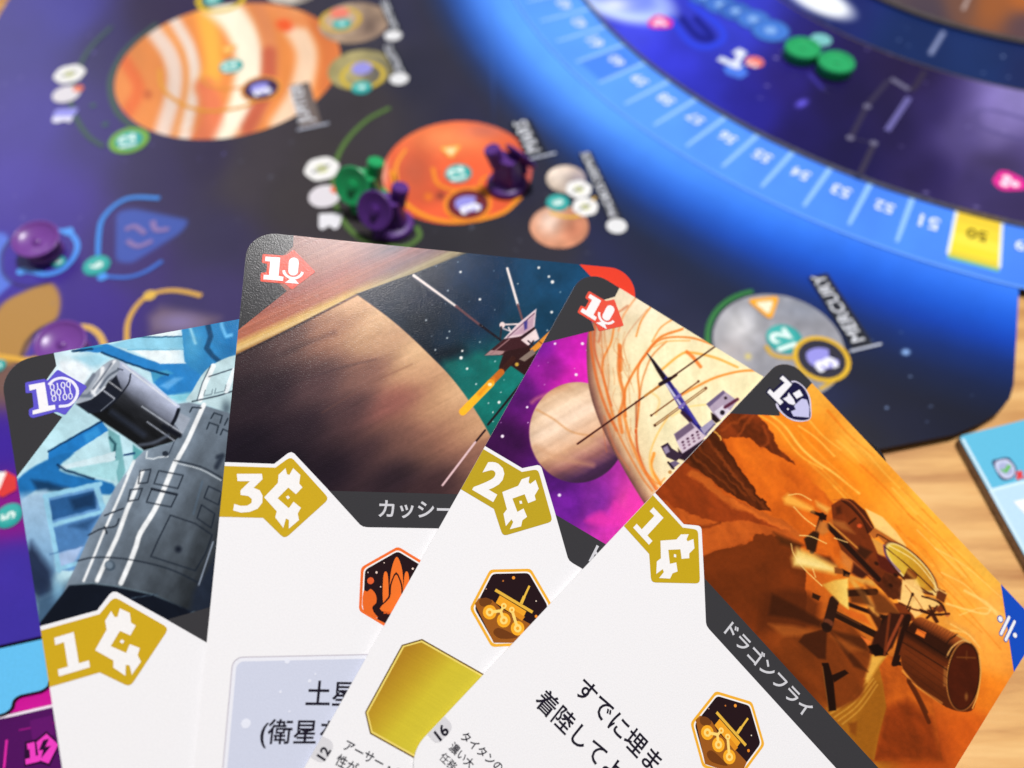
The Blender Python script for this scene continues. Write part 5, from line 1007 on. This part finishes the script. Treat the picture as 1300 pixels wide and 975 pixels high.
    P.ell(*A7([(692, 720)])[0], 22, 44.5, (190, 130, 66), .1, 1.4); P.ell(*A7([(692, 722)])[0], 20.6, 43.2, (44, 20, 10), .1, 1.4); P.ell(*A7([(690, 724)])[0], 19.4, 42, rough((80, 32, 12), .12, 12, 2), .1, 1.6); L(A7, [(640, 575), (780, 580)], 2, (120, 72, 30), 2, .8); L(A7, [(715, 530), (712, 590)], 1.6, (120, 72, 30), 2, .6); L(A7, [(548, 660), (545, 790)], 4, (150, 98, 48), 2.5, .8); L(A7, [(560, 570), (600, 500), (680, 445), (740, 462)], 1.8, (214, 160, 96), 1.6); P.ell(*A7([(712, 880)])[0], 2, 4.5, (130, 84, 40), 0, 2.5); P.line(smooth(A7([(812, 560), (822, 700), (800, 860), (760, 970)]), 4), 1.6, (226, 158, 84), 1.4)
    L(A7, [(220, 680), (330, 800), (520, 930)], 2.4, (226, 150, 70), 2.5, .8)
    A9 = crop(980, 600, 2.6)
    for t in range(9):
        u = t / 8; L(A9, [(455 - 25 * u, 500 + 165 * u), (585 - 8 * u, 585 + 190 * u)], .8, (64, 30, 12), 1.4, .45)
    L(A9, [(440, 520), (585, 612)], 1.3, (36, 17, 9), 1.4, .8); L(A9, [(432, 560), (578, 650)], 1.2, (40, 19, 9), 1.4, .7)
    G(A9, [(418, 384), (440, 352), (478, 352), (500, 398), (522, 452), (470, 446), (424, 430)], (250, 192, 120), 2.5, .9); L(A9, [(440, 372), (478, 420), (500, 455)], 1.2, (150, 84, 40), 1.5, .7); L(A9, [(420, 430), (470, 452), (515, 458)], 2, (90, 44, 20), 1.8); G(A9, [(372, 330), (430, 352), (424, 420), (384, 412), (352, 372)], rough((84, 40, 18), .25, 5, 2), 2, .85)
    for p in ((345, 300), (392, 372), (408, 338)): P.ell(*A9([p])[0], 3, 2, (52, 24, 12), .7, 2)
    L(A9, [(462, 404), (446, 448)], 1.8, (50, 25, 13), 1.4); P.ell(*A9([(464, 402)])[0], 2, 2.4, (60, 30, 14)); P.ell(*A9([(530, 428)])[0], 9, 5, (240, 186, 116), .5, 1.6); L(A9, [(495, 408), (545, 425), (570, 452)], 1.8, (60, 30, 16)); L(A9, [(490, 452), (530, 468), (585, 466)], 2.4, (58, 28, 15)); L(A9, [(520, 440), (548, 492)], 2.2, (66, 32, 16)); L(A9, [(545, 440), (510, 480)], 1.8, (66, 32, 16)); G(A9, [(545, 380), (578, 400), (568, 430), (542, 415)], (108, 58, 28), 1.6); L(A9, [(548, 384), (576, 400)], 1.4, (236, 178, 108), 1.4)
    L(A9, [(372, 245), (440, 300), (500, 355), (540, 395)], 1.2, (56, 26, 16), 1.3); L(A9, [(385, 240), (470, 290), (530, 360), (548, 390)], 1.1, (250, 214, 150), 1.2); L(A9, [(395, 255), (450, 330), (500, 375)], 3, (214, 170, 76), 5, .5)
    for q in ([(540, 250), (640, 310), (760, 415)], [(560, 330), (640, 372), (700, 432), (765, 470)], [(620, 470), (700, 446), (760, 486)], [(590, 500), (650, 535), (686, 578)], [(480, 190), (560, 270), (640, 345)], [(590, 520), (640, 530), (670, 560)]): L(A9, q, 1.5, (255, 202, 124), 2.4, .7, .5)
    L(A9, [(452, 690), (482, 745), (518, 824)], 5, (92, 42, 14), 1.8); G(A9, [(318, 572), (350, 565), (384, 600), (340, 606)], (30, 15, 9), 2); L(A9, [(388, 470), (372, 600)], 3.5, (120, 58, 26), 2, .9); L(A9, [(445, 480), (402, 632)], 6, (46, 22, 12), 2)
    L(A9, [(205, 90), (250, 92), (290, 130), (330, 182)], 1.4, (176, 98, 46), 1.6, .8); L(A9, [(262, 350), (320, 440), (350, 470)], 4, (226, 158, 76), 4, .7); L(A9, [(245, 340), (330, 372)], 3, (214, 146, 72), 4, .6); G(A9, [(250, 385), (300, 380), (330, 440), (260, 430)], (60, 30, 14), 5, .7)
    P.contrast(.3, 120)
    P.mottle(4, .05, 13)
cards[3].picture(art_drone, (196, 164, 30))

# ------------------------------------------------------------------ badges in the corner
ONE = [(2.85, 4.0), (5.0, 3.95), (5.0, 7.0), (5.7, 7.05), (5.7, 7.75), (2.85, 7.75), (2.85, 7.0), (3.6, 7.0), (3.6, 4.75), (2.85, 4.75)]
ONE_BACK = [(2.4, 3.6), (5.3, 3.55), (5.8, 3.5), (6.85, 2.4), (10.35, 5.75), (7.1, 9.05), (6.0, 8.15), (2.45, 8.15), (2.4, 6.7), (3.2, 6.6), (3.2, 5.15), (2.4, 5.1)]
for k in (1, 2):
    c = cards[k]; sh = Sheet(.05); sh.poly(soften(dn(ONE_BACK), .25), (232, 84, 66)); b = c.on(sh, 'corner_badge')
    sh = Sheet(.07); sh.poly(dn(ONE), (244, 240, 240)); c.on(sh, 'numeral', b)
    sh = Sheet(.07); sh.poly(np.r_[circle(7.05, -4.45, .72, 20), ], (244, 240, 240)); sh.poly(soften(dn([(6.3, 4.3), (7.8, 4.3), (7.75, 6.2), (6.35, 6.2)]), .3), (244, 240, 240)); sh.poly(circle(7.05, -6.0, .72, 18), (244, 240, 240))
    sh.line(arc((7.05, -5.75), 1.42, 190, 350, 16), .42, (244, 240, 240)); sh.poly(dn([(6.0, 8.0), (7.05, 7.0), (8.1, 8.0)]), (244, 240, 240)); sh.line(dn([(7.05, 7.0), (7.05, 7.6)]), .5, (244, 240, 240)); c.on(sh, 'microphone_icon', b)
Q1 = crop(0, 430, 7.5); c = cards[0]; q = lambda p: c.tr(Q1(p))
sh = Sheet(.05); sh.poly(soften(q([(240, 418), (425, 382), (452, 402), (550, 293), (832, 455), (622, 728), (540, 695), (310, 757), (280, 738), (274, 672), (322, 655), (308, 512), (246, 522)]), .25), (98, 88, 206)); b = c.on(sh, 'corner_badge')
sh = Sheet(.07); sh.poly(q([(276, 442), (427, 415), (462, 640), (525, 630), (529, 672), (313, 724), (312, 686), (374, 668), (346, 480), (284, 496)]), (244, 241, 244)); c.on(sh, 'numeral', b)
sh = Sheet(.07); sh.line(smooth(q([(465, 440), (520, 392), (600, 376), (690, 412), (738, 490), (722, 570), (660, 632), (562, 646)]), 5), .38, (236, 234, 250))
for t, y in (('0100', (480, 497, 680, 462)), ('0011', (488, 556, 680, 520)), ('0100', (496, 604, 698, 577))): sh.text(t, q([y[:2]])[0], q([y[2:]])[0], (232, 230, 248), .004)
c.on(sh, 'binary_icon', b)
Q4 = crop(900, 440, 6.5); c = cards[3]; q4 = lambda p: c.tr(Q4(p))
sh = Sheet(.05); sh.poly(smooth(q4([(680, 285), (770, 318), (828, 405), (842, 500), (832, 600), (720, 618), (620, 570), (550, 480), (610, 400)]), 4, True), (214, 208, 232)); b = c.on(sh, 'corner_badge')
sh.v, sh.f, sh.c = [], [], []; sh.z = .055; sh.poly(smooth(q4([(690, 296), (770, 330), (818, 410), (832, 500), (828, 596), (720, 606), (630, 565), (570, 480), (620, 400)]), 4, True), (28, 26, 64)); sh.poly(q4([(604, 226), (700, 310), (640, 410), (640, 470), (590, 500), (466, 378), (500, 335), (530, 360), (600, 290), (572, 265)]), (28, 26, 64)); c.on(sh, 'emblem', b)
sh = Sheet(.075); sh.poly(q4([(582, 264), (608, 240), (684, 312), (580, 428), (612, 458), (586, 484), (480, 378), (502, 350), (532, 382), (624, 300)]), (240, 238, 242)); c.on(sh, 'numeral', b)
sh = Sheet(.075); sh.poly(q4([(690, 388), (745, 356), (774, 404), (722, 432)]), (240, 238, 246)); sh.poly(q4([(608, 432), (645, 412), (655, 380), (700, 440), (712, 475), (690, 482), (655, 470), (640, 455)]), (236, 234, 244)); sh.poly(q4([(730, 462), (765, 430), (805, 440), (826, 500), (824, 586), (695, 575), (674, 535), (715, 520), (700, 490)]), (196, 194, 232)); sh.poly(circle(*q4([(650, 517)])[0], .18, 10), (236, 234, 244)); c.on(sh, 'satellite_icon', b)

# ------------------------------------------------------------------ cost badges: numeral and credit sign
CRED = C2c([(272, 258), (335, 192), (338, 155), (370, 124), (377, 152), (388, 155), (405, 124), (438, 155), (433, 195), (448, 212), (418, 244), (383, 213), (334, 262), (385, 308), (407, 278), (441, 306), (426, 332), (432, 362), (385, 402), (386, 362), (372, 355), (360, 398), (323, 350), (330, 322)])
cred = cards[1].tr(CRED); cdot = cards[1].tr(C2c([(371, 256), (382, 249), (391, 260), (380, 267)]))
SLAB = dn([(1.35, 37.6), (3.6, 37.55), (3.6, 41.5), (4.75, 41.5), (4.75, 42.35), (1.2, 42.35), (1.2, 41.5), (2.35, 41.5), (2.35, 38.45), (1.35, 38.5)])
for k, n in ((0, '1'), (1, '3'), (2, '2'), (3, '1')):
    c = cards[k]; sh = Sheet(.055); sh.poly(cred, (242, 239, 238)); sh.poly(cdot, (242, 239, 238)); c.on(sh, 'credit_sign', c.badge)
    sh = Sheet(.055)
    if n == '1': sh.poly(SLAB, (242, 239, 238))
    elif n == '3': sh.poly(cards[1].tr(C2c([(147, 150), (262, 150), (265, 175), (224, 214), (252, 226), (265, 250), (264, 282), (243, 310), (205, 325), (165, 328), (130, 318), (135, 288), (165, 297), (195, 296), (214, 284), (216, 266), (200, 252), (164, 247), (164, 226), (207, 184), (150, 184)])), (242, 239, 238))
    else: sh.text(n, dn([(1.5, 42.5)])[0], dn([(5.15, 42.5)])[0], (242, 239, 238), .045)
    c.on(sh, 'numeral', c.badge)

# ------------------------------------------------------------------ coloured corners on the right
def right_corner(c, col):
    a = np.radians(np.linspace(90, 0, 12)); cor = np.c_[CW - CR + CR * np.cos(a), -CR + CR * np.sin(a)]
    sh = Sheet(.02); sh.poly(np.r_[dn([(53.2, 0)]), cor, dn([(CW, 10.1)])], col); return c.on(sh, 'corner_patch')
right_corner(cards[1], (232, 66, 46)); right_corner(cards[2], (40, 38, 42)); right_corner(cards[0], (70, 90, 200))
b = right_corner(cards[3], (22, 76, 190)); c = cards[3]; q7 = lambda p: c.tr(A7(p))
sh = Sheet(.03)
for w, col in ((7.6, (26, 72, 176)), (5.0, (240, 240, 244))):
    ww = w / 6.095 * 6.1 / 7.6
    for p, r in (((973, 280), 21), ((1086, 405), 19)): sh.poly(circle(*q7([p])[0], r / 6.095 / 7.6 + (.16 if w > 6 else 0), 18), col)
    for p in ([(1040, 266), (978, 394)], [(1082, 300), (1014, 440)]): sh.line(q7(p), ww * .78, col, cap=True)
c.on(sh, 'moves_icon', b)

# ------------------------------------------------------------------ title lettering and rules text
INK, GREYTXT = (30, 26, 40), (206, 205, 210)
def words(k, txt, lb, rb, col=INK, bold=.012, name='lettering', z=.05, parent=None):
    c = cards[k]; A, B = c.tr([lb, rb]); sh = Sheet(z); sh.text(txt, A, B, col, bold); return c.on(sh, name, parent)
C8, C6, C3 = crop(660, 640, 2.911), crop(380, 775, 3.25), crop(260, 780, 4.0625)
words(1, 'カッシー', C2c([(795, 352)])[0], C2c([(1136, 357)])[0], GREYTXT, .02, 'title', .05, cards[1].band)
words(2, 'ト', (747, 712), (760, 720), GREYTXT, .02, 'title', .05, cards[2].band)
words(3, 'ドラゴンフライ', C8([(752, 474)])[0], C8([(1054, 794)])[0], GREYTXT, .02, 'title', .05, cards[3].band)
words(3, 'すでに埋ま', C8([(196, 694)])[0], C8([(487, 1000)])[0], INK, .013); words(3, '着陸してよ', C8([(46, 738)])[0], C8([(341, 1033)])[0], INK, .013)
words(3, 'タイタンの', C6([(661, 527)])[0], C6([(822, 672)])[0], INK, .013); words(3, '濃い大', C6([(612, 572)])[0], C6([(702, 659)])[0], INK, .013); words(3, '任務', C6([(573, 612)])[0], C6([(631, 668)])[0], INK, .006)
words(2, 'アーサー・C', C6([(178, 572)])[0], C6([(408, 694)])[0], INK, .013); words(2, '性が', C6([(142, 634)])[0], C6([(226, 679)])[0], INK, .013)
# grey number tabs at the lower left
for k, quad, n, lb, rb in ((2, [(0, 77.8), (2.9, 77.8), (2.9, 82.6), (0, 82.6)], '12', (105, 622), (133, 578)), (3, [(0, 0)] * 4, '16', (582, 541), (622, 503))):
    c = cards[k]
    if k == 3: p = c.tr(C6([(598, 438), (642, 480), (582, 566), (530, 520)])); x1 = p[:, 0].max() * .8; y0, y1 = p[:2, 1].mean(), p[2:, 1].mean()
    else: p = c.tr(C6([(95, 518), (150, 546), (112, 640), (55, 612)])); x1 = p[:, 0].max() * .85; y0, y1 = p[:2, 1].mean(), p[2:, 1].mean()
    sh = Sheet(.04); a = np.radians(np.linspace(90, -90, 15)); r = .9
    sh.poly(np.r_[[(0.0, y0)], np.c_[x1 - r + r * np.cos(a[:8]), y0 - r + r * np.sin(a[:8])], np.c_[x1 - r + r * np.cos(a[7:]), y1 + r + r * np.sin(a[7:])], [(0.0, y1)]], (214, 212, 216)); t = c.on(sh, 'number_tab')
    words(k, n, C6([lb])[0], C6([rb])[0], INK, .03, 'numeral', .06, t)
# lavender rules box
c = cards[1]; sh = Sheet(.02); sh.poly(rounded(3.35, -85.2, 59.6, -61.45, 1.3), (196, 190, 200)); sh.poly(rounded(3.5, -85.05, 59.45, -61.6, 1.2), (232, 232, 240)); sh.poly(rounded(3.95, -84.6, 59.0, -62.05, .9), (205, 209, 227)); box = c.on(sh, 'rules_box')
sh = Sheet(.045); bl = lambda p: c.tr(C3(p))
for p, r in (((212, 562), .6), ((425, 241), .32), ((540, 343), .22), ((390, 399), .18), ((436, 500), .14), ((570, 308), .13)): sh.poly(circle(*bl([p])[0], r, 14), (228, 230, 242))
c.on(sh, 'bubbles', box)
words(1, '土星', C3([(518, 470)])[0], C3([(775, 472)])[0], INK, .013, parent=box); words(1, '(衛星を', C3([(278, 690)])[0], C3([(690, 690)])[0], INK, .013, parent=box)

# gold income plate on the purple-sky card: a brushed gradient print
c = cards[2]
oct_ = lambda m: dn([(3.42 + m * .4, 66.1 + m * .4), (5.5 + m * .4, 64.13 + m), (29.5 - m * .4, 64.13 + m), (31.6 - m * .4, 66.1 + m * .4), (31.6 - m * .4, 75.7 - m * .4), (29.5 - m * .4, 77.68 - m), (5.4 + m * .4, 77.68 - m), (3.42 + m * .4, 75.7 - m * .4)])
oct2 = lambda m: dn([(3.42 + m, 66.1 + m * .4), (5.5 + m * .4, 64.13 + m), (29.5 - m * .4, 64.13 + m), (31.6 - m, 66.1 + m * .4), (31.6 - m, 75.7 - m * .4), (29.5 - m * .4, 77.68 - m), (5.4 + m * .4, 77.68 - m), (3.42 + m, 75.7 - m * .4)])
sh = Sheet(.02); sh.poly(oct2(0), (116, 92, 50)); sh.poly(oct2(.2), (238, 214, 110)); plate = c.on(sh, 'gold_plate')
gy_ = np.linspace(-64.55, -77.25, 90); gxx = np.linspace(0, 1, 140)
lft = np.interp(-gy_, [64.55, 66.2, 75.6, 77.25], [5.65, 3.85, 3.85, 5.55]); rgt = np.interp(-gy_, [64.55, 66.2, 75.6, 77.25], [29.35, 31.2, 31.2, 29.35])
gx = lft[:, None] + (rgt - lft)[:, None] * gxx[None]; gy = np.repeat(gy_[:, None], 140, 1)
P = Paint(c.pl, gx, gy); u = gx.ravel(); v_ = gy.ravel()
br = noise(v_ * 9, u * .5, 3) - .5
P.c = np.stack([np.interp(u - .25 * (v_ + 71), [3.5, 6, 9.5, 18, 31], t) for t in ((176, 190, 208, 212, 190), (130, 152, 188, 198, 150), (34, 40, 52, 64, 40))], 1) * (1 + .03 * br)[:, None]
grid_mesh('brushed_face', gx, gy, .03, P.ink(), CARD_INK, plate, flip=True)
sh = Sheet(.02); sh.poly(c.tr(C6([(480, 612), (484, 585), (494, 580), (640, 735), (470, 720)])), (188, 140, 34)); c.on(sh, 'gold_plate')

# ------------------------------------------------------------------ hexagon mission icons
def hexagon(c, x, y, r, rim, name):
    h = lambda k: soften(dn([(x + k * r * math.sin(math.radians(60 * i)), y - k * r * math.cos(math.radians(60 * i))) for i in range(6)]), .5)
    sh = Sheet(.02); sh.poly(h(1), rim); sh.poly(h(.925), (244, 240, 238)); sh.poly(h(.885), (38, 22, 26)); return c.on(sh, name)
HEXC = {1: (24.45, 52.85, 5.85), 2: (14.75, 54.35, 6.15), 3: (31.8, 53.2, 6.1)}
ORG = (240, 116, 44); c = cards[1]; hx = hexagon(c, *HEXC[1], (240, 112, 48), 'launch_icon'); r2 = lambda p: c.tr(C2c(p))
sh = Sheet(.04)
sh.poly(smooth(r2([(727, 690), (745, 690), (762, 678), (784, 705), (786, 740), (768, 760), (775, 785), (795, 812), (728, 776)]), 3, True), (232, 106, 40)); sh.poly(circle(*r2([(760, 640)])[0], .47, 16), (226, 96, 50))
sh.poly(smooth(r2([(880, 530), (900, 570), (909, 640), (909, 780), (847, 780), (849, 640), (860, 570)]), 3, True), ORG)
for x in (829, 925): sh.poly(smooth(r2([(x, 597), (x + 11, 625), (x + 12, 740), (x - 12, 740), (x - 11, 625)]), 3, True), ORG)
sh.poly(smooth(r2([(877, 600), (906, 660), (912, 715), (962, 775), (910, 802), (845, 802), (790, 775), (840, 715), (848, 660)]), 3, True), (40, 22, 26)); sh.poly(smooth(r2([(877, 611), (899, 662), (905, 718), (950, 768), (905, 790), (850, 790), (802, 768), (848, 718), (855, 662)]), 3, True), ORG)
for p in ((842, 785), (862, 785), (826, 783)): sh.poly(r2([(p[0] - 6, p[1] - 3), (p[0] + 6, p[1] - 3), (p[0] + 7, p[1] + 8), (p[0] - 7, p[1] + 8)]), (214, 92, 36))
sh.poly(r2([(800, 785), (850, 805), (900, 800), (860, 850), (820, 830), (790, 815)]), (40, 20, 24))
for p, r in (((787, 602), .16), ((953, 585), .16), ((822, 558), .09), ((806, 668), .1), ((748, 602), .08)): sh.poly(circle(*r2([p])[0], r, 8), (240, 214, 200))
c.on(sh, 'rocket', hx)
base = cards[2]; hoff = np.array(HEXC[2][:2])
for k in (2, 3):
    c = cards[k]; hx = hexagon(c, *HEXC[k], (240, 176, 52), 'rover_icon'); sft = dn([np.array(HEXC[k][:2]) - hoff])[0]
    rv = lambda p: base.tr(C5(p)) + sft
    sh = Sheet(.04)
    hin = dn([(HEXC[k][0] + .87 * HEXC[k][2] * math.sin(math.radians(60 * i)), HEXC[k][1] - .87 * HEXC[k][2] * math.cos(math.radians(60 * i))) for i in range(6)])
    g = rv([(610, 648), (665, 655), (700, 690), (760, 720), (850, 770)])
    sh.poly(np.r_[hin[5:6] * [1, 1] * .0 + rv([(594, 672)]), g, rv([(836, 828), (744, 832), (672, 832)])], (156, 90, 32)); sh.poly(smooth(rv([(690, 770), (740, 790), (770, 810), (700, 815), (670, 790)]), 3, True), (112, 60, 24)); sh.poly(smooth(rv([(612, 655), (640, 646), (665, 660), (650, 680), (620, 680)]), 3, True), (112, 62, 26))
    sh.poly(rv([(697, 636), (806, 702), (788, 740), (680, 668)]), (240, 164, 42)); sh.poly(rv([(745, 690), (800, 725), (788, 742), (735, 705)]), (222, 140, 34))
    sh.line(rv([(678, 614), (832, 706)]), .42, (230, 180, 66)); sh.line(rv([(786, 668), (819, 597)]), .3, (236, 186, 70)); sh.line(rv([(785, 670), (798, 640)]), .45, (236, 186, 70))
    for p in ((655, 706), (713, 739), (770, 772)): sh.poly(circle(*rv([p])[0], 1.0, 20), (248, 172, 40))
    for q in ([(655, 706), (702, 700), (713, 680)], [(700, 700), (713, 739)], [(746, 696), (770, 772)]): sh.line(rv(q), .42, (252, 214, 116))
    for p, r in (((655, 706), .58), ((713, 739), .58), ((770, 772), .58), ((713, 680), .42), ((746, 696), .42)): sh.poly(circle(*rv([p])[0], r, 14), (252, 216, 120))
    for p, r in (((655, 706), .24), ((713, 739), .24), ((770, 772), .24), ((713, 680), .17), ((746, 696), .17)): sh.poly(circle(*rv([p])[0], r, 12), (240, 164, 42))
    for p, r, col in (((753, 564), .24, (240, 150, 50)), ((710, 577), .13, (190, 110, 50)), ((846, 723), .22, (236, 140, 40)), ((846, 660), .1, (240, 220, 200)), ((640, 610), .1, (200, 150, 120))): sh.poly(circle(*rv([p])[0], r, 10), col)
    c.on(sh, 'rover', hx)
